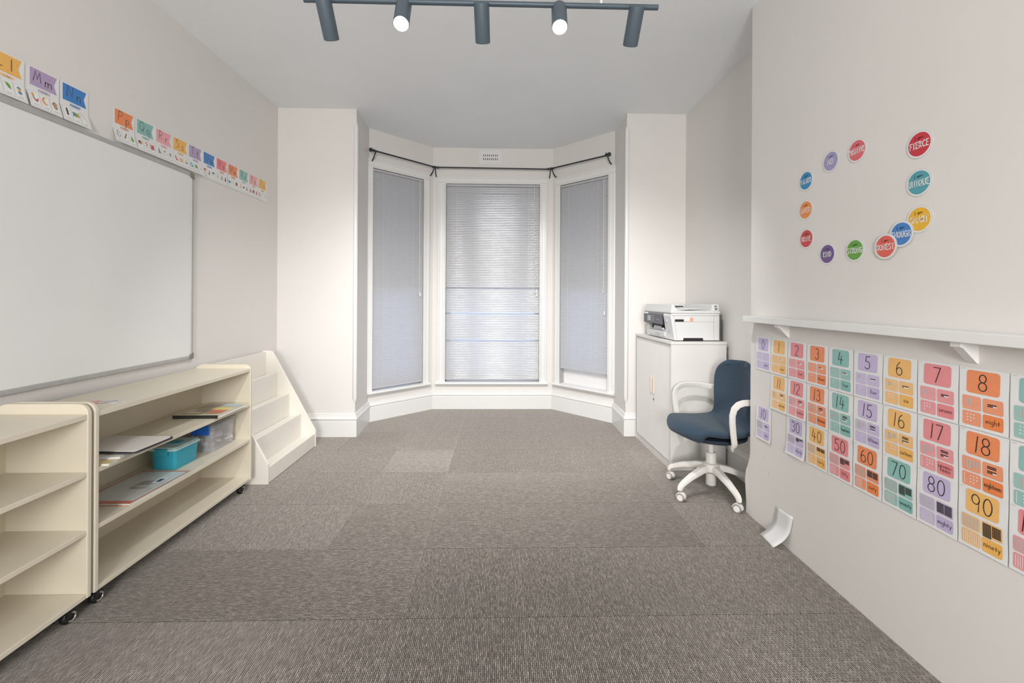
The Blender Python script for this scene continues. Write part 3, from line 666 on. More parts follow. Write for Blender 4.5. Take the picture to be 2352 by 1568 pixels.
# ------------------------------------------------------------------ number cards on the chimney breast
WORD = {0: 'zero', 1: 'one', 2: 'two', 3: 'three', 4: 'four', 5: 'five', 6: 'six', 7: 'seven', 8: 'eight', 9: 'nine', 10: 'ten', 11: 'eleven', 12: 'twelve', 13: 'thirteen', 14: 'fourteen', 15: 'fifteen', 16: 'sixteen', 17: 'seven-|teen', 18: 'eighteen', 19: 'nineteen',
        30: 'thirty', 40: 'forty', 50: 'fifty', 60: 'sixty', 70: 'seventy', 80: 'eighty', 90: 'ninety', 100: 'one|hundred'}
NCN = {'lav': 'lavender', 'amb': 'amber', 'pink': 'pink', 'ora': 'orange', 'teal': 'teal'}
ring5 = ['lav', 'amb', 'pink', 'ora', 'teal']
CWn, CHn = .1445, .198
def number_card(num, colr, ycol, ztop, where, curl):
    rt = empty('number_card', (XC-.001, ycol, ztop-CHn), -PI/2, '%s number card reading %s %s' % (NCN[colr], WORD[num].replace('-|', '').replace('|', ' '), where), 'card', 'number cards on the chimney breast')
    def warp(z):  # gentle curl of the laminated sheet away from the wall
        t = z/CHn
        return -.001-curl[0]*max(0, 1-t*2.2)**2-curl[1]*math.sin(PI*t)**2-curl[2]*max(0, t*2-1.2)**2
    def lift(m_, dy): m_.v = [(x, warp(z)-dy, z) for x, y, z in m_.v]; return m_
    NR = 12; vs = []
    for k in range(NR+1):
        z = CHn*k/NR; vs += [(.001, warp(z), z), (CWn-.001, warp(z), z)]
    nb = len(vs); vs += [(x, y+.0006, z) for x, y, z in vs]; fs = []
    for k in range(NR):
        a = 2*k; fs += [(a, a+1, a+3, a+2), (nb+a, nb+a+2, nb+a+3, nb+a+1), (a, a+2, nb+a+2, nb+a), (a+1, nb+a+1, nb+a+3, a+3)]
    fs += [(0, nb, nb+1, 1), (2*NR, 2*NR+1, nb+2*NR+1, nb+2*NR)]
    MB().add(vs, fs).build('sheet', PAPER, rt)
    def block(x0, x1, z0, z1, r, name, m_, dy=.0007):
        rr = rrect(x0, x1, z0, z1, r, 6); q = MB()
        zs = sorted(set([round(p[1], 5) for p in rr]+[z0+(z1-z0)*k/6 for k in range(7)]))
        def half(z):
            if z > z1-r: d = z-(z1-r)
            elif z < z0+r: d = (z0+r)-z
            else: return 0
            return r-math.sqrt(max(0, r*r-d*d))
        for a, b in zip(zs[:-1], zs[1:]):
            if b-a < 1e-5: continue
            ia, ib = half(a), half(b); q.add([(x0+ia, 0, a), (x1-ia, 0, a), (x1-ib, 0, b), (x0+ib, 0, b)], [(0, 1, 2, 3)])
        return lift(q, dy).build(name, m_, rt)
    block(.024, .120, .116, .190, .010, 'number_tile', ink(colr))
    q = MB(); text(q, str(num), .072, .127, .052, .0030, 0, sx=.86, gap=.16); lift(q, .0014).build('numeral', INK, rt)
    q = MB(); ribbon(q, [(.006, .1925), (.018, .1925)], .0008, 0); lift(q, .0008).build('fine_print', INKG, rt)
    xs = ((.012, .068), (.073, .130)); zr = ((.060, .106), (.010, .055))
    tint = {(0, 0): .86, (1, 0): .92, (0, 1): .90, (1, 1): 1.05}
    for i_ in (0, 1):
        for j_ in (0, 1):
            block(xs[i_][0], xs[i_][1], zr[j_][0], zr[j_][1], .006, 'picture_tile', ink(colr, tint[(i_, j_)]))
    # grid of grey squares (top left), ten frames (top right), white counters (bottom left), word (bottom right)
    g = MB(); x0, x1 = xs[0]; z0, z1 = zr[0]
    tens, un = divmod(num, 10)
    if tens >= 2 or num == 10:
        nl = 7 if tens < 7 else 9
        for k in range(nl): ribbon(g, [(x0+.005, z0+.006+(z1-z0-.012)*k/(nl-1)), (x1-.005, z0+.006+(z1-z0-.012)*k/(nl-1))], .0017, 0)
        for k in range(5): ribbon(g, [(x0+.008+(x1-x0-.016)*k/4, z0+.005), (x0+.008+(x1-x0-.016)*k/4, z1-.005)], .0015, 0)
    elif num > 0:
        for k in range(min(num, 10)): g.fpoly([(x0+.014+.0075*(k % 2)+d, z1-.010-.0055*(k//2)+e) for d, e in ((0, -.0045), (.006, -.0045), (.006, 0), (0, 0))], 0)
        for k in range(max(0, num-10)): g.fpoly([(x0+.034+.0075*(k % 2)+d, z1-.010-.0055*(k//2)+e) for d, e in ((0, -.0045), (.006, -.0045), (.006, 0), (0, 0))], 0)
    if g.v: lift(g, .0012).build('grey_squares', INKL, rt)
    b = MB(); wq = MB(); x0, x1 = xs[1]; z0, z1 = zr[0]
    def row(x, z, cells, tot=5, cw=.0052):
        for c in range(tot):
            (b if c < cells else wq).fpoly([(x+c*cw, z), (x+c*cw+cw*.9, z), (x+c*cw+cw*.9, z+.0036), (x+c*cw, z+.0036)], 0)
    if 0 < num < 20:
        if num > 10:
            row(x0+.014, z1-.0130, 5); row(x0+.014, z1-.0180, 5); row(x0+.014, z1-.0270, min(5, num-10)); row(x0+.014, z1-.0320, max(0, num-15))
        else:
            row(x0+.014, z1-.0190, min(5, num)); row(x0+.014, z1-.0240, max(0, num-5))
    elif num >= 20:
        nf = min(10, tens)
        for k in range(nf):
            cxx = x0+.003+.0265*(k % 2); zz = z1-.0085-.0088*(k//2)
            row(cxx, zz, 5, cw=.0049); row(cxx, zz-.0043, 5, cw=.0049)
    if b.v: lift(b, .0012).build('ten_frame', INK, rt)
    if wq.v: lift(wq, .0012).build('empty_cells', WPRINT, rt)
    d = MB(); x0, x1 = xs[0]; z0, z1 = zr[1]
    for k in range(tens if tens < 10 else 10):
        xx = x0+.007+(.0056 if tens > 5 else .007)*k; ribbon(d, [(xx, z0+.006), (xx, z1-.006)], .0016, 0)
    for k in range(un):
        bx = x0+.016+(.010 if tens else 0)
        d.fpoly(ell(bx+.0095*(k % 3), z1-.010-.010*(k//3), .0026, .0020, 8), 0)
    if d.v: lift(d, .0012).build('counters', WPRINT, rt)
    wd = MB(); ws = WORD[num].split('|')
    for k, s_ in enumerate(ws):
        text(wd, s_, .1015, .028-(.013*(k-.5) if len(ws) > 1 else 0), .0160, .0014, 0, maxw=.047)
    lift(wd, .0013).build('word', INK, rt)
    return rt
colY = lambda c: 2.594-.1460*c   # left edge of each column (further from the viewer first)
for c in range(10):
    num = c
    number_card(num, ring5[c % 5], colY(c), 1.116, 'in the top row', (.004 if c in (1, 3) else .002, .002, .003 if c == 4 else 0))
for c in range(1, 10):
    number_card(10+c, ring5[c % 5], colY(c), .915, 'in the middle row', (.006 if c in (1, 2) else .001, .002, .002 if c in (4, 7) else 0))
number_card(10, 'lav', 2.586, .709, 'alone at the lower left of the chart', (.008, .003, .004))
for k, num in enumerate((30, 40, 50, 60, 70, 80, 90, 100)):
    c = k+2
    number_card(num, ring5[(k) % 5], colY(c)+(.004 if num == 30 else 0), .714+.002*k, 'in the bottom row', (.012 if num == 30 else .003, .003, .006 if num in (30, 50) else .002))

# card that fell off: curled sheet leaning from wall to floor
fc = MB(); N_ = 14
b0, b1, t0, t1 = Vector((1.480, 2.443, .002)), Vector((1.470, 2.304, .002)), Vector((1.5385, 2.389, .185)), Vector((1.5385, 2.248, .192))
vs = []
for k in range(N_+1):
    t = k/N_
    for j in range(5):
        u = j/4; lo_ = b0.lerp(b1, u); hi_ = t0.lerp(t1, u)
        p = lo_.lerp(hi_, t); bulge = math.sin(PI*t)*.034
        p = p+Vector((.75, 0, -.55))*bulge
        p.x = min(p.x, 1.5385); p.z = max(p.z, .002)
        vs.append(p)
fs = [(k*5+j, k*5+j+1, k*5+5+j+1, k*5+5+j) for k in range(N_) for j in range(4)]
tag(fc.add(vs, fs).build('fallen_card', PAPER, smooth=60, solid=.0006), 'curled blank-backed card fallen between chimney breast and carpet', 'card')

# ------------------------------------------------------------------ affirmation badges
BADGE = [('FIERCE', (.60, .035, .055), 1.572, 1.912, 0, 'red'), ('UNIQUE', (.085, .36, .42), 1.573, 1.771, 0, 'teal'), ('SMART', (.84, .47, .03), 1.571, 1.635, 0, 'yellow'), ('ENOUGH', (.06, .22, .56), 1.641, 1.591, .0025, 'mid blue'),
         ('HONEST', (.74, .12, .085), 1.707, 1.550, .005, 'coral'), ('STRONG', (.13, .37, .045), 1.864, 1.553, 0, 'green'), ('KIND', (.16, .085, .27), 2.024, 1.552, 0, 'purple'), ('BRAVE', (.60, .055, .055), 2.166, 1.644, 0, 'tomato red'),
         ('LOVED', (.82, .28, .07), 2.172, 1.790, 0, 'orange'), ('VALUED', (.03, .25, .50), 2.171, 1.938, 0, 'deep blue'), ('ME!', (.36, .33, .55), 2.006, 1.985, 0, 'lilac'), ('POSITIVE', (.74, .14, .17), 1.855, 1.985, 0, 'pink')]
CLEAR = mat('laminate_rim', (.70, .69, .68), .15, coat=.6, var=.01)
for (wd_, colr, y, z, lift_, cn) in BADGE:
    rt = empty('affirmation_badge', (XC-.0005-lift_, y, z), -PI/2, '%s round badge reading I am %s on the right wall' % (cn, wd_.strip('!').capitalize()), 'badge', 'round affirmation badges')
    r = .0515
    q = MB(); p_ = ell(0, 0, r, r, 48); q.prism(p_, 'y', -.0012, 0); q.build('laminate', CLEAR, rt)
    q = MB(); q.fpoly(ell(0, 0, r-.0025, r-.0025, 48), -.0016); q.build('white_border', PAPER, rt)
    q = MB(); q.fpoly(ell(0, 0, r-.0085, r-.0085, 48), -.0020); q.build('coloured_face', flat('badge_'+cn.replace(' ', '_'), colr), rt)
    q = MB(); text(q, wd_, 0, -.013, .022, .0034, -.0026, maxw=.078, gap=.22, sx=.80); q.build('lettering', WPRINT, rt)
    q = MB(); ribbon(q, [(-.016, .016), (-.0145, .030)], .0013, -.0026)
    ribbon(q, [(-.006, .018), (-.003, .024), (.001, .025), (-.002, .019), (-.004, .018)], .0014, -.0026); ribbon(q, [(.001, .025), (.001, .019), (.005, .0255), (.006, .020), (.0095, .026), (.0105, .021), (.0155, .024)], .0014, -.0026)
    q.build('script', INK, rt)

# ------------------------------------------------------------------ mantel shelf
ms = empty('mantel_shelf', (XC, 1.65, 1.20), 0, 'narrow white mantel shelf on brackets above the number cards', 'shelf')
MB().box(-.080, .0, YC0-1.65-.03, 2.605-1.65, 0, .036).build('board', GLOSSW, ms, bevel=.003)
bk = None
for y in (2.31, 1.385, .78):
    q = MB(); q.prism([(0, 0), (-.062, 0), (-.062, -.016), (-.054, -.018), (-.046, -.026), (-.008, -.066), (0, -.070)], 'y', -.016, .016)
    o = q.build('bracket', GLOSSW, ms); o.location = (0, y-1.65, 0)

# ------------------------------------------------------------------ bookcases on castors
CHROME = mat('castor_chrome', (.55, .50, .44), .3, metal=.7, var=.05)
RUB = mat('castor_rubber', (.012, .012, .013), .5, var=.1)
XF_, XBk = -1.715, -2.092
def bookcase(y0, y1, label, ends):
    cy = (y0+y1)/2; hl = (y1-y0)/2; D = XF_-XBk
    rt = empty('bookcase', (XBk, cy, 0), 0, label, 'bookcase', 'cream bookcases on castors')
    zt_, zb = .842, .075; th = .020
    def side(y, top):
        r = .045
        prof = [(0, zb), (D, zb), (D, top-r)]+[(D-r+r*math.cos(R(a)), top-r+r*math.sin(R(a))) for a in range(15, 90, 15)]+[(D-r, top), (r, top)]+[(r-r*math.sin(R(a)), top-r+r*math.cos(R(a))) for a in range(15, 90, 15)]+[(0, top-r)]
        q = MB(); q.prism(prof, 'y', y-th/2, y+th/2); return q.build('end_panel', CREAM, rt, bevel=.004)
    side(-hl+th/2, ends[0]); side(hl-th/2, ends[1])
    ln = hl-th
    for nm_, za, xa in (('top_board', zt_-.022, .004), ('shelf', .580, .045), ('shelf', .338, .045), ('bottom_board', zb, .004)):
        MB().box(xa, D-.003, -ln, ln, za, za+.020 if nm_ != 'top_board' else zt_).build(nm_, CREAM, rt, bevel=.002)
    MB().box(.040, .046, -ln, ln, zb+.02, zt_-.02).build('back_panel', CREAMB, rt)
    for sx in (.05, D-.045):
        for sy_ in (-hl+.055, hl-.055):
            q = MB(); q.box(sx-.025, sx+.025, sy_-.03, sy_+.03, zb-.004, zb); q.prism([(sy_-.016, .03), (sy_+.016, .03), (sy_+.02, zb-.004), (sy_-.02, zb-.004)], 'x', sx-.016, sx-.012); q.prism([(sy_-.016, .03), (sy_+.016, .03), (sy_+.02, zb-.004), (sy_-.02, zb-.004)], 'x', sx+.012, sx+.016)
            co = q.build('castor', BLACKM, rt)
            Mx = Matrix.Translation((sx, sy_, .027)) @ Matrix.Rotation(PI/2, 4, 'Y')
            MB().lathe([(.010, -.012), (.024, -.011), (.027, -.007), (.027, .007), (.024, .011), (.010, .012)], 20, Mx).build('wheel', RUB, co, smooth=40)
            q = MB(); q.tube([(sx+.0175, sy_+.016*math.cos(R(a)), .027+.016*math.sin(R(a))) for a in range(-130, 81, 15)], .0035, 8); q.build('wheel_ring', CHROME, co, smooth=50)
            q = MB()
            for dy in (-.012, .012): q.lathe([(.004, 0), (.004, .003)], 8, Matrix.Translation((sx+.0255, sy_+dy, zb-.002)) @ Matrix.Rotation(PI/2, 4, 'Y'))
            q.build('screw_head', CHROME, co)
    return rt
bookcase(.700, 1.8745, 'empty cream bookcase on castors nearest the viewer', (.884, .884))
bookcase(1.8875, 3.052, 'long cream bookcase on castors holding books and plastic boxes', (.884, .868))

# tiered display shelf
CREAMS = mat('ivory_laminate', (.80, .765, .70), .4, var=.012, vscale=5)
ts = empty('tiered_display_shelf', (-2.115, 3.134, 0), 0, 'cream stepped display shelf with sloping sides in the back left corner', 'display shelf')
XW = -2.115
Lr = .810
def P_(x): return x-XW
prof = [(0, 0), (P_(-1.648), 0), (P_(-1.648), .142), (P_(-1.660), .165), (P_(-2.030), .846), (P_(-2.050), .856), (0, .856)]
for ya in (0, Lr-.018):
    MB().prism(prof, 'y', ya, ya+.018).build('side_panel', CREAMS, ts, bevel=.003)
rx = [-1.652, -1.775, -1.880, -1.985, -2.086]; tz = [.100, .286, .466, .652, .846]
bz = [0, .090, .278, .458, .644]
for k in range(5):
    MB().box(P_(rx[k])-.014, P_(rx[k]), .018, Lr-.018, bz[k] if k else 0.004, tz[k]+(.016 if k == 0 else .008) if k < 4 else tz[k]).build('riser', CREAMS, ts, bevel=.002)
    if k < 4: MB().box(P_(rx[k+1]), P_(rx[k])-.014, .018, Lr-.018, tz[k]-.018, tz[k]-.008).build('tread', CREAMS, ts)
MB().box(.001, .008, .018, Lr-.018, .01, .84).build('back_panel', CREAMS, ts)

# ------------------------------------------------------------------ things on the bookcase
SH1, SH2, TOPZ = .600, .358, .842
COVR = {}
def slab(name, label, cat, cx, cy, z, lx, ly, th, rz, m_cover, m_pages, prints, spine=None, group=None):
    """thin book or sheet lying flat: cover, page block, printed patches on the top"""
    rt = empty(name, (cx, cy, z), rz, label, cat, group)
    if m_pages:
        MB().box(-lx/2, lx/2, -ly/2, ly/2, 0, .0016).build('back_cover', m_cover, rt)
        MB().box(-lx/2+.003, lx/2-.003, -ly/2+.003, ly/2-.003, .0016, th-.0016).build('pages', m_pages, rt)
        MB().box(-lx/2, lx/2, -ly/2, ly/2, th-.0016, th).build('front_cover', m_cover, rt)
        if spine: MB().box(-lx/2, lx/2, -ly/2-.001, -ly/2+.003, 0, th).build('spine', spine, rt)
    else:
        MB().box(-lx/2, lx/2, -ly/2, ly/2, 0, th).build('sheet', m_cover, rt)
    for k, (x0, x1, y0, y1, m_) in enumerate(prints):
        MB().add([(x0*lx, y0*ly, th+.0004+.0002*k), (x1*lx, y0*ly, th+.0004+.0002*k), (x1*lx, y1*ly, th+.0004+.0002*k), (x0*lx, y1*ly, th+.0004+.0002*k)], [(0, 1, 2, 3)]).build('cover_print', m_, rt)
    return rt
pg = mat('book_pages', (.76, .73, .66), .8, var=.06, vscale=120)
cOl = flat('olive', (.42, .38, .24)); cYe = flat('straw', (.78, .62, .22)); cRe = flat('brick', (.62, .17, .10)); cSk = flat('powder_blue', (.40, .55, .60)); cPu = flat('mauve', (.35, .26, .28)); cCr = flat('pale_buff', (.70, .66, .52)); cWh = flat('paper_white', (.78, .78, .77)); cDk = flat('near_black', (.02, .02, .02)); cNv = flat('navy_print', (.05, .08, .17))
slab('picture_book', 'thin picture book with black spine lying on right end of upper shelf', 'book', -1.835, 2.810, SH1, .262, .300, .020, R(1), cCr, pg,
     [(-.42, .42, -.40, .42, cOl), (-.30, .20, .10, .40, cPu), (.0, .44, -.10, .16, cYe), (.12, .46, -.34, -.08, cRe), (.05, .46, .18, .44, cSk), (-.38, .0, -.36, -.02, cCr), (-.26, .10, -.22, -.05, cPu)], spine=cDk)
slab('picture_book', 'red and cream book under the white tablet on the upper shelf', 'book', -1.800, 1.990, SH1, .20, .16, .010, R(8), cCr, pg, [(-.45, .45, -.2, .45, cRe), (-.2, .4, -.05, .3, cPu), (-.45, .45, -.45, -.25, cYe)])
slab('notebook', 'pale dotted notebook under the white tablet, partly sticking out', 'notebook', -1.765, 2.010, SH1+.0105, .13, .09, .008, R(14), cWh, pg, [(-.4, .4, -.2, .4, cCr), (-.1, .4, .0, .4, cRe)])
# tablet
tb = empty('tablet_computer', (-1.815, 2.130, SH1+.0195), R(-2), 'white-backed tablet computer with black rim on the upper shelf', 'tablet')
q = MB(); q.prism(rrect(-.170, .170, -.115, .115, .022, 6), 'z', 0, .009); q.build('case', BLACKP, tb, bevel=.002)
q = MB(); q.prism(rrect(-.163, .163, -.108, .108, .018, 6), 'z', .009, .0115); q.build('back_plate', mat('tablet_silver', (.80, .77, .74), .4, var=.01), tb)
q = MB(); q.prism(rrect(-.1715, .1715, -.1165, .1165, .023, 6), 'z', .0035, .0050); q.build('edge_band', mat('tablet_edge', (.25, .26, .30), .3, metal=.5, var=.03), tb)
# folder
FO = mat('clear_folder', (.64, .67, .65), .2, coat=.4, var=.05, vscale=9)
fo = slab('plastic_folder', 'grey translucent document wallet with red edging on the lower shelf', 'folder', -1.850, 2.265, SH2, .262, .385, .010, R(-1), FO, None,
     [(-.5, -.47, -.5, .5, cRe), (-.5, .5, .475, .5, cRe), (.47, .5, -.5, .5, cRe), (-.5, .5, -.5, -.43, cRe), (-.05, .22, -.08, .16, INKG), (-.02, .2, -.06, .02, INKL), (.18, .34, .08, .26, cWh), (.21, .30, .12, .22, cNv)])
q = MB()
for k in range(5): q.box(-.131+.002*k, .131-.004*k, -.1925-.003+.002*k, -.19, .0015*k, .0015*k+.0012)
q.build('paper_edges', mat('paper_edge_orange', (.66, .25, .14), .6, var=.3, vscale=60), fo)
# loose printed sheet on top
slab('printed_sheet', 'loose red and white printed sheet on top of the bookcase', 'paper', -1.850, 2.055, TOPZ, .150, .085, .002, R(22), cWh, None, [(-.48, .0, -.3, .45, flat('soft_red', (.75, .28, .26))), (.05, .45, -.1, .3, INKL), (-.2, .3, -.45, -.3, cRe)])

def tub(name, label, cx, cy, z, lx, ly, h, taper, rz, mbody, wall=.0022):
    rt = empty(name, (cx, cy, z), rz, label, 'storage box')
    def ring(s, zz, ins=0, n=5):
        return [(a, b, zz) for a, b in rrect(-lx/2*s+ins, lx/2*s-ins, -ly/2*s+ins, ly/2*s-ins, .016, n)]
    outer = [ring(taper, 0), ring(1, h)]; inner = [ring(1, h, wall), ring(taper, wall, wall)]
    vs = sum(outer+inner, []); n = len(outer[0]); fs = [tuple(range(n))[::-1]]
    for k in range(3):
        for j in range(n): fs.append((k*n+j, k*n+(j+1) % n, (k+1)*n+(j+1) % n, (k+1)*n+j))
    fs.append(tuple(3*n+j for j in range(n)))
    MB().add(vs, fs).build('tub', mbody, rt, smooth=35)
    return rt
TURQ = mat('turquoise_plastic', (.045, .42, .56), .3, var=.03, transl=.15)
LIDM = mat('frosted_lid', (.50, .66, .66), .35, var=.02)
bt = tub('storage_box', 'turquoise plastic storage box with frosted lid on the middle shelf', -1.893, 2.585, SH2, .145, .190, .118, .90, R(-1), TURQ)
q = MB(); q.prism(rrect(-.080, .080, -.103, .103, .02, 6), 'z', .108, .120); q.prism(rrect(-.072, .072, -.095, .095, .018, 6), 'z', .120, .126); q.build('lid', LIDM, bt, bevel=.002)
q = MB(); q.prism(rrect(-.038, .038, -.022, .022, .008, 4), 'z', .126, .130); q.build('lid_handle', TURQ, bt)
q = MB(); q.box(-.035, .035, -.107, -.098, .080, .122); q.build('latch', TURQ, bt, bevel=.003)
CLR = mat('clear_plastic_box', (.82, .82, .85), .15, alpha=.26, var=.01)
cb = tub('storage_box', 'clear plastic storage box of odds and ends with blue clip', -1.872, 2.885, SH2, .150, .230, .155, .93, R(1), CLR)
q = MB(); q.prism(rrect(-.081, .081, -.121, .121, .02, 6), 'z', .155, .170); q.prism(rrect(-.07, .07, -.11, .11, .018, 6), 'z', .170, .177); q.build('lid', CLR, cb, bevel=.002)
BLU = mat('blue_clip', (.02, .12, .50), .35, var=.03)
MB().box(-.055, .055, -.128, -.121, .110, .172).build('clip', BLU, cb, bevel=.004)
random.seed(11)
cols = [(.30, .12, .12), (.62, .55, .58), (.16, .22, .33), (.10, .28, .22), (.70, .62, .60), (.12, .07, .07), (.75, .74, .74), (.40, .36, .46), (.22, .10, .12), (.55, .40, .36)]
for k in range(26):
    x, y, z = random.uniform(-.045, .045), random.uniform(-.09, .09), .006+.105*(k/26)
    s_ = random.uniform(.014, .026); q = MB()
    q.box(-s_, s_, -s_*.8, s_*.8, 0, s_*.9)
    o = q.build('odd_piece', mat('trinket_%d' % (k % 10), cols[k % 10], .5, var=.05), cb, bevel=.004); o.location = (x, y, z); o.rotation_euler = (random.uniform(-.5, .5), random.uniform(-.5, .5), random.uniform(0, 3))

# ------------------------------------------------------------------ tambour cabinet
CABX, CABY, CW_, CD_, CHt = 1.325, 3.352, .815, .442, 1.000   # local x: depth to the wall, y: along the wall
cbn = empty('tambour_cabinet', (CABX, CABY, 0), R(1.6), 'white tambour door cabinet standing in the right corner', 'cabinet')
MB().box(-.004, CD_+.002, -.003, CW_+.003, CHt-.020, CHt).build('top', WCAB, cbn, bevel=.002)
MB().box(0, CD_, 0, .020, 0, CHt-.020).build('side_panel', WCAB, cbn, bevel=.0015)
MB().box(0, CD_, CW_-.020, CW_, 0, CHt-.020).build('side_panel', WCAB, cbn, bevel=.0015)
MB().box(CD_-.008, CD_, .02, CW_-.02, .0, CHt-.02).build('back_panel', WCAB, cbn)
MB().box(.002, CD_-.01, .02, CW_-.02, .0, .055).build('plinth', WCAB, cbn, bevel=.0015)
MB().box(.0, .012, .02, CW_-.02, .055, .060).build('bottom_track', ALU, cbn)
for dn, ya, yb_ in (('tambour_door', .024, CW_/2-.001), ('tambour_door', CW_/2+.001, CW_-.024)):
    nr = 26; q = MB(); pts = []
    wy = (yb_-ya)/nr
    for k in range(nr):
        y = ya+k*wy
        pts += [(.0155, y), (.011, y+wy*.12), (.0095, y+wy*.5), (.011, y+wy*.88)]
    pts.append((.0155, yb_)); pts += [(.024, yb_), (.024, ya)]
    q.prism(pts, 'z', .060, CHt-.022); dr = q.build(dn, WCAB, cbn, smooth=25)
    yh = CW_/2-.026 if ya < .1 else CW_/2+.026
    MB().box(.001, .010, yh-.011, yh+.011, .515, .655).build('handle', mat('ivory_handle', (.80, .70, .56), .45, var=.02), dr, bevel=.004)
MB().lathe([(.009, 0), (.009, .006), (.004, .007)], 16, Matrix.Translation((.011, CW_/2-.030, .470)) @ Matrix.Rotation(-PI/2, 4, 'Y')).build('lock', GREYP, cbn, smooth=40)
MB().box(-.001, .001, CW_-.0235, CW_-.0205, .06, CHt-.02).build('door_gap', BLACKP, cbn)

# ------------------------------------------------------------------ printer
PW, PD_ = .600, .395        # along the wall (y), depth (x)
pt = empty('printer', (1.345, 3.412, CHt), R(1.6), 'white multifunction printer on top of the tambour cabinet', 'printer')
# body: side profile (x,z) with front leaning back towards the base; front cavity cut by building in pieces
zb_, zs = .0, .222
def pxz(a): return a
fr_lo, fr_hi = .026, -.006     # front x at base and at top
def fx(z): return fr_lo+(fr_hi-fr_lo)*z/zs
side = [(fx(.006)+.004, .006), (PD_-.055, .006), (PD_-.055, .218), (fx(.196), .196)]
q = MB(); q.prism([(.030, .006), (PD_, .006), (PD_, zs), (fx(zs)+.012, zs), (fx(.2), .2)], 'y', 0, .150)      # near end block
q.prism([(.030, .006), (PD_, .006), (PD_, zs), (fx(zs)+.012, zs), (fx(.2), .2)], 'y', PW-.075, PW)     # far end block
q.box(.20, PD_, .150, PW-.075, .006, zs); q.prism([(.030, .006), (.20, .006), (.20, .066), (fx(.066), .066)], 'y', .150, PW-.075)
q.prism([(fx(.195)+.02, .195), (.20, .195), (.20, zs), (fx(zs)+.012, zs)], 'y', .150, PW-.075)
q.build('body', PWHITE, pt, bevel=.004)
MB().box(.05, .20, .150, PW-.075, .066, .200).build('output_cavity', BLACKP, pt)
q = MB(); q.box(.022, .05, .175, PW-.10, .068, .080); q.box(.016, .035, .27, .40, .080, .105); q.box(.014, .03, .200, .245, .078, .094); q.build('output_tray', PGREY, pt, bevel=.002)
q = MB(); q.prism([(fx(.024)-.003, .024), (fx(.060)-.003, .060), (fx(.060)+.01, .060), (fx(.024)+.01, .024)], 'y', .17, PW-.09); q.build('paper_tray_front', PWHITE, pt, bevel=.002)
MB().prism([(fx(.012)-.004, .014), (fx(.045)-.005, .045), (fx(.045), .045), (fx(.012), .014)], 'y', .25, .36).build('tray_grip', PGREY, pt)
# tilted control panel
pa, pb_ = (fx(.200)-.012, .203), (fx(.125)-.022, .125)
panel = MB().prism([pa, pb_, (pb_[0]+.024, pb_[1]-.006), (pa[0]+.024, pa[1])], 'y', .180, PW-.035).build('control_panel', PDARK, pt, bevel=.002)
def on_panel(y0, y1, a0, a1, nm_, m_, lift=.0008):
    def p(a): return (pa[0]+(pb_[0]-pa[0])*a-lift, pa[1]+(pb_[1]-pa[1])*a)
    (x0, z0_), (x1, z1_) = p(a0), p(a1)
    MB().add([(x0, y0, z0_), (x0, y1, z0_), (x1, y1, z1_), (x1, y0, z1_)], [(0, 3, 2, 1)]).build(nm_, m_, panel)
on_panel(.395, .470, .16, .74, 'screen', LCD)
kq = 0
for r_ in range(4):
    for c_ in range(3): on_panel(.370-.030*c_, .387-.030*c_, .16+.19*r_, .22+.19*r_, 'key', INKL)
on_panel(.215, .260, .50, .56, 'key', INKL)
# flatbed lid, side seams and recesses on the near end
MB().box(fx(zs)+.002, PD_+.004, -.004, PW+.002, zs, zs+.016).build('scanner_lid', PWHITE, pt, bevel=.004)
q = MB(); q.box(.030, PD_-.045, -.0012, .001, .1535, .1550); q.box(PD_-.047, PD_-.0455, -.0012, .001, .006, .21); q.box(.0, PD_, -.0012, .001, .2035, .2060); q.prism([(.022, .205), (.0235, .205), (.0505, .008), (.049, .008)], 'y', -.0012, .001); q.build('seam', mat('seam_grey', (.33, .31, .30), .6, var=.05), pt)
for (x0, x1, z0_, z1_) in ((.030, .105, .1555, .174), (.098, .262, .006, .026)):
    q = MB(); q.prism([(x0, z0_), (x1, z0_), (x1-.004, z1_), (x0+.004, z1_)], 'y', -.0016, .001); q.build('grip_recess', BLACKP, pt)
q = MB(); q.fpoly([(.110, .156), (.180, .156), (.180, .188), (.110, .188)], -.0018); st_ = q.build('sticker', WPRINT, pt)
q = MB(); q.fpoly([(.152, .157), (.179, .157), (.179, .187), (.152, .187)], -.0022); q.fpoly([(.112, .158), (.150, .158), (.150, .161), (.112, .161)], -.0022); q.build('sticker_print', flat('sticker_orange', (.80, .35, .20)), st_)
q = MB(); q.fpoly([(.114, .168), (.146, .168), (.146, .171), (.114, .171)], -.0022); q.fpoly([(.114, .178), (.134, .178), (.134, .181), (.114, .181)], -.0022); q.build('sticker_lines', flat('sticker_pink', (.75, .45, .50)), st_)
# document feeder on top
za = zs+.016
q = MB()
q.prism([(.008, za), (.060, za), (.060, za+.010), (.030, za+.052), (.018, za+.052)], 'y', .02, PW)           # front rim
q.box(.060, PD_-.02, PW-.11, PW, za, za+.048)                                                              # far hopper block
q.prism([(PD_-.07, za), (PD_-.005, za), (PD_-.008, za+.056), (PD_-.06, za+.056)], 'y', .0, PW-.02)             # rear cover
q.box(.03, PD_-.05, .0, .018, za, za+.005)                                                                 # near rim
q.build('feeder_housing', PWHITE, pt, bevel=.004)
MB().box(.062, PD_-.075, PW-.116, PW-.109, za+.004, za+.036).build('feeder_slot', mat('feeder_slot_dark', (.07, .075, .075), .6, var=.1), pt)
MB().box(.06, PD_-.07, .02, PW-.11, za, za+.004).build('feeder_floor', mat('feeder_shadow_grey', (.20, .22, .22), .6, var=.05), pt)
MB().prism([(.06, za+.008), (.10, za+.014), (.25, za+.026), (.25, za+.020), (.06, za+.004)], 'y', .03, .36).build('feeder_tray', PWHITE, pt, bevel=.002)
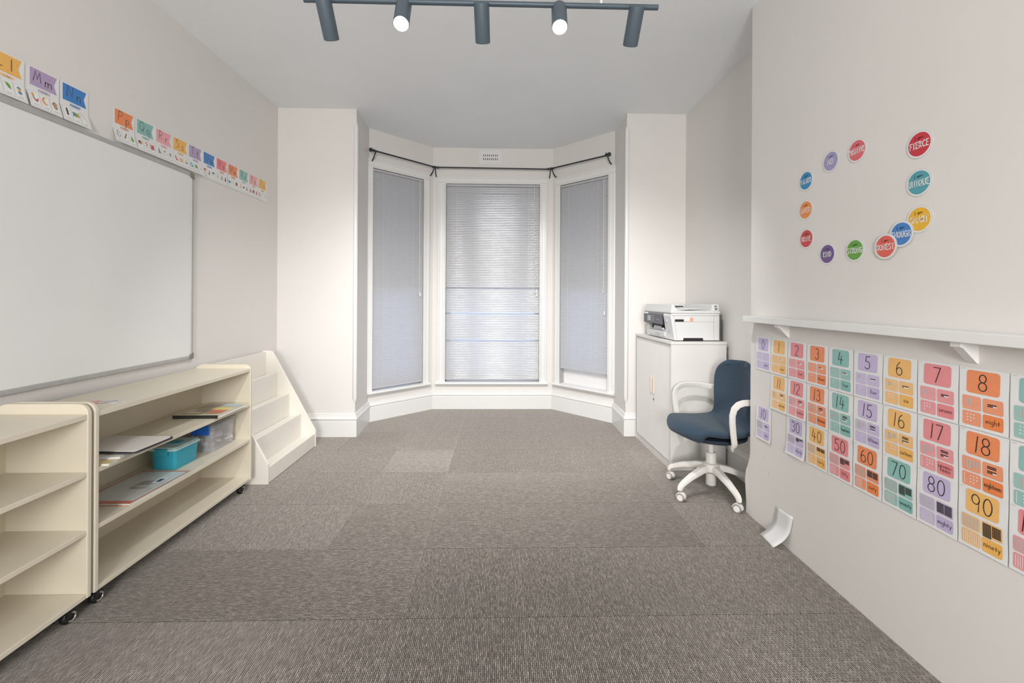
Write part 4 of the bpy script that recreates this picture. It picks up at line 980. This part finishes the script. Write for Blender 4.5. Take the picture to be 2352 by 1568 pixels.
q = MB(); q.box(PD_-.044, PD_-.024, -.0015, .001, za+.034, za+.046); q.box(PD_-.040, PD_-.020, -.0015, .001, za+.010, za+.028); q.build('port', GREYP, pt)
MB().box(PD_-.001, PD_+.006, .0, PW, .004, .21).build('rear_panel', mat('printer_rear_dark', (.12, .11, .11), .5, var=.05), pt)
MB().lathe([(.010, 0), (.010, .0015)], 20, Matrix.Translation((fx(.07)+.001, .08, .075)) @ Matrix.Rotation(-PI/2, 4, 'Y')).build('badge', flat('printer_badge', (.38, .42, .62)), pt)
q = MB(); q.box(fx(.165)-.004, fx(.165)+.004, .085, .108, .148, .176); q.build('usb_door', PGREY, pt, bevel=.002)

# ------------------------------------------------------------------ swivel chair
CHX, CHY = 1.462, 2.985
FA = R(191)
chd = empty('swivel_chair', (CHX, CHY, 0), FA, 'blue upholstered swivel chair with white arms and five star base', 'chair')
# shell: profile from front lip to top of back; (x forward, z), half width
prof = [(.243, .434, .150), (.250, .449, .185), (.230, .464, .220), (.18, .468, .246), (.10, .458, .262), (.0, .450, .262), (-.09, .450, .252), (-.155, .464, .228), (-.195, .500, .198), (-.215, .550, .182), (-.228, .610, .186), (-.240, .680, .203), (-.250, .750, .214), (-.258, .815, .206), (-.262, .865, .176), (-.263, .895, .130), (-.262, .905, .085)]
NX = 10; vs = []; fs = []
for i, (x, z, hw) in enumerate(prof):
    back = max(0, min(1, (z-.47)/.12)) if x < -.1 else 0
    front = max(0, (x-.14)/.13) if i > 0 else 1.0
    for j in range(NX+1):
        t = -1+2*j/NX
        xx = x+back*.055*t*t-front*.075*t*t; zz = z-(1-back)*.012*t*t
        vs.append((xx, hw*t, zz))
for i in range(len(prof)-1):
    for j in range(NX): a = i*(NX+1)+j; fs.append((a, a+1, a+NX+2, a+NX+1))
sh = MB().add(vs, [f[::-1] for f in fs]).build('seat_shell', FABRIC, chd, smooth=180)
q_ = sh.modifiers.new('solid', 'SOLIDIFY'); q_.thickness = .042; q_.offset = -1
q_ = sh.modifiers.new('sub', 'SUBSURF'); q_.levels = 2; q_.render_levels = 2
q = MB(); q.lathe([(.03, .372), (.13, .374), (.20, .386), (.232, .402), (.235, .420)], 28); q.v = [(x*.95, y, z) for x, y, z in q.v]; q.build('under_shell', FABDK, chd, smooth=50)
ARMM = CHW
for sg in (1, -1):
    pts = [(.0, .17, .385), (.030, .235, .383), (.050, .278, .392), (.058, .298, .425), (.072, .304, .490), (.082, .307, .565), (.083, .308, .612), (.070, .308, .652), (.040, .306, .676), (.0, .303, .685), (-.07, .295, .683), (-.14, .278, .678), (-.20, .250, .670), (-.238, .212, .662)]
    P3 = []
    for i in range(len(pts)-1):
        for k in range(3): P3.append(Vector(pts[i]).lerp(Vector(pts[i+1]), k/3))
    P3.append(Vector(pts[-1]))
    P3 = [Vector((p.x, p.y*sg, p.z)) for p in P3]
    sec = [(.005, .019), (.0062, .011), (.0062, -.011), (.005, -.019), (-.005, -.019), (-.0062, -.011), (-.0062, .011), (-.005, .019)]
    q = MB(); q.tube(P3, 1.0, sec=sec, side=(0, sg, .25)); q.build('armrest', ARMM, chd, smooth=45)
MB().lathe([(.018, .19), (.018, .385)], 20).build('gas_lift', CHW, chd, smooth=40)
MB().lathe([(.034, .19), (.034, .272), (.031, .276)], 24).build('lift_sleeve', CHW, chd, smooth=40)
MB().lathe([(.031, .052), (.033, .056), (.033, .19)], 24).build('column_foot', CHW, chd, smooth=40)
MB().box(-.10, .09, -.055, .055, .355, .378).build('seat_mount', CHW, chd, bevel=.006)
MB().lathe([(.035, .135), (.055, .150), (.060, .175), (.052, .200), (.034, .206)], 24).build('hub', CHW, chd, smooth=40)
for k, adeg in enumerate((61, 133, 205, 277, 349)):
    a = R(adeg)-FA; c_, s_ = math.cos(a), math.sin(a)
    rr_ = .300
    pth = [(.03, .178), (.10, .168), (.20, .138), (.262, .112), (.286, .098), (.298, .082), (.300, .066)]
    hw = [.026, .024, .020, .018, .017, .015, .012]; hh = [.020, .019, .016, .014, .013, .013, .012]
    vs = []; fs = []
    for i, (r_, z_) in enumerate(pth):
        t_ = Vector((pth[min(i+1, 6)][0]-pth[max(i-1, 0)][0], 0, pth[min(i+1, 6)][1]-pth[max(i-1, 0)][1])).normalized(); up = Vector((-t_.z, 0, t_.x))
        for (b_, d_) in ((1, -1), (1, .3), (.55, 1), (-.55, 1), (-1, .3), (-1, -1)):
            p = Vector((r_, 0, z_))+up*hh[i]*d_; vs.append((p.x*c_-b_*hw[i]*s_, p.x*s_+b_*hw[i]*c_, p.z))
    for i in range(6):
        for j in range(6): fs.append((i*6+j, i*6+(j+1) % 6, i*6+6+(j+1) % 6, i*6+6+j))
    fs += [tuple(range(6))[::-1], tuple(36+j for j in range(6))]
    lg = MB().add(vs, fs).build('leg', CHW, chd, smooth=40)
    # twin-wheel castor, turned a little differently on every leg
    tw = R((40, 20, 35, -150, 60)[k])
    cx_, cy_ = rr_*c_, rr_*s_
    ax = Vector((math.cos(tw), math.sin(tw), 0)); fw = Vector((-ax.y, ax.x, 0))
    cen = Vector((cx_, cy_, .026))+fw*.010
    q = MB(); Mx = Matrix.Translation(cen) @ ax.to_track_quat('Z', 'Y').to_matrix().to_4x4()
    q.lathe([(.014, -.020), (.026, -.018), (.026, .018), (.014, .020)], 24, Mx); q.lathe([(.006, 0), (.006, .03)], 10, Matrix.Translation((cx_, cy_, .045)))
    co = q.build('castor', mat('castor_grey', (.30, .285, .265), .6, var=.05), lg, smooth=40)
    q = MB(); q.lathe([(.019, -.0225), (.019, -.017)], 20, Mx); q.lathe([(.019, .017), (.019, .0225)], 20, Mx); q.build('wheel_cap', CHW, co, smooth=40)
    hp = []
    for aa in range(-10, 200, 15): hp.append(cen+fw*(.029*math.cos(R(aa)))+Vector((0, 0, .029*math.sin(R(aa)))))
    q = MB(); q.tube(hp, 1.0, sec=[(.002, .014), (.002, -.014), (-.002, -.014), (-.002, .014)], side=(0, 0, 1)); q.build('castor_hood', CHW, co, smooth=45)
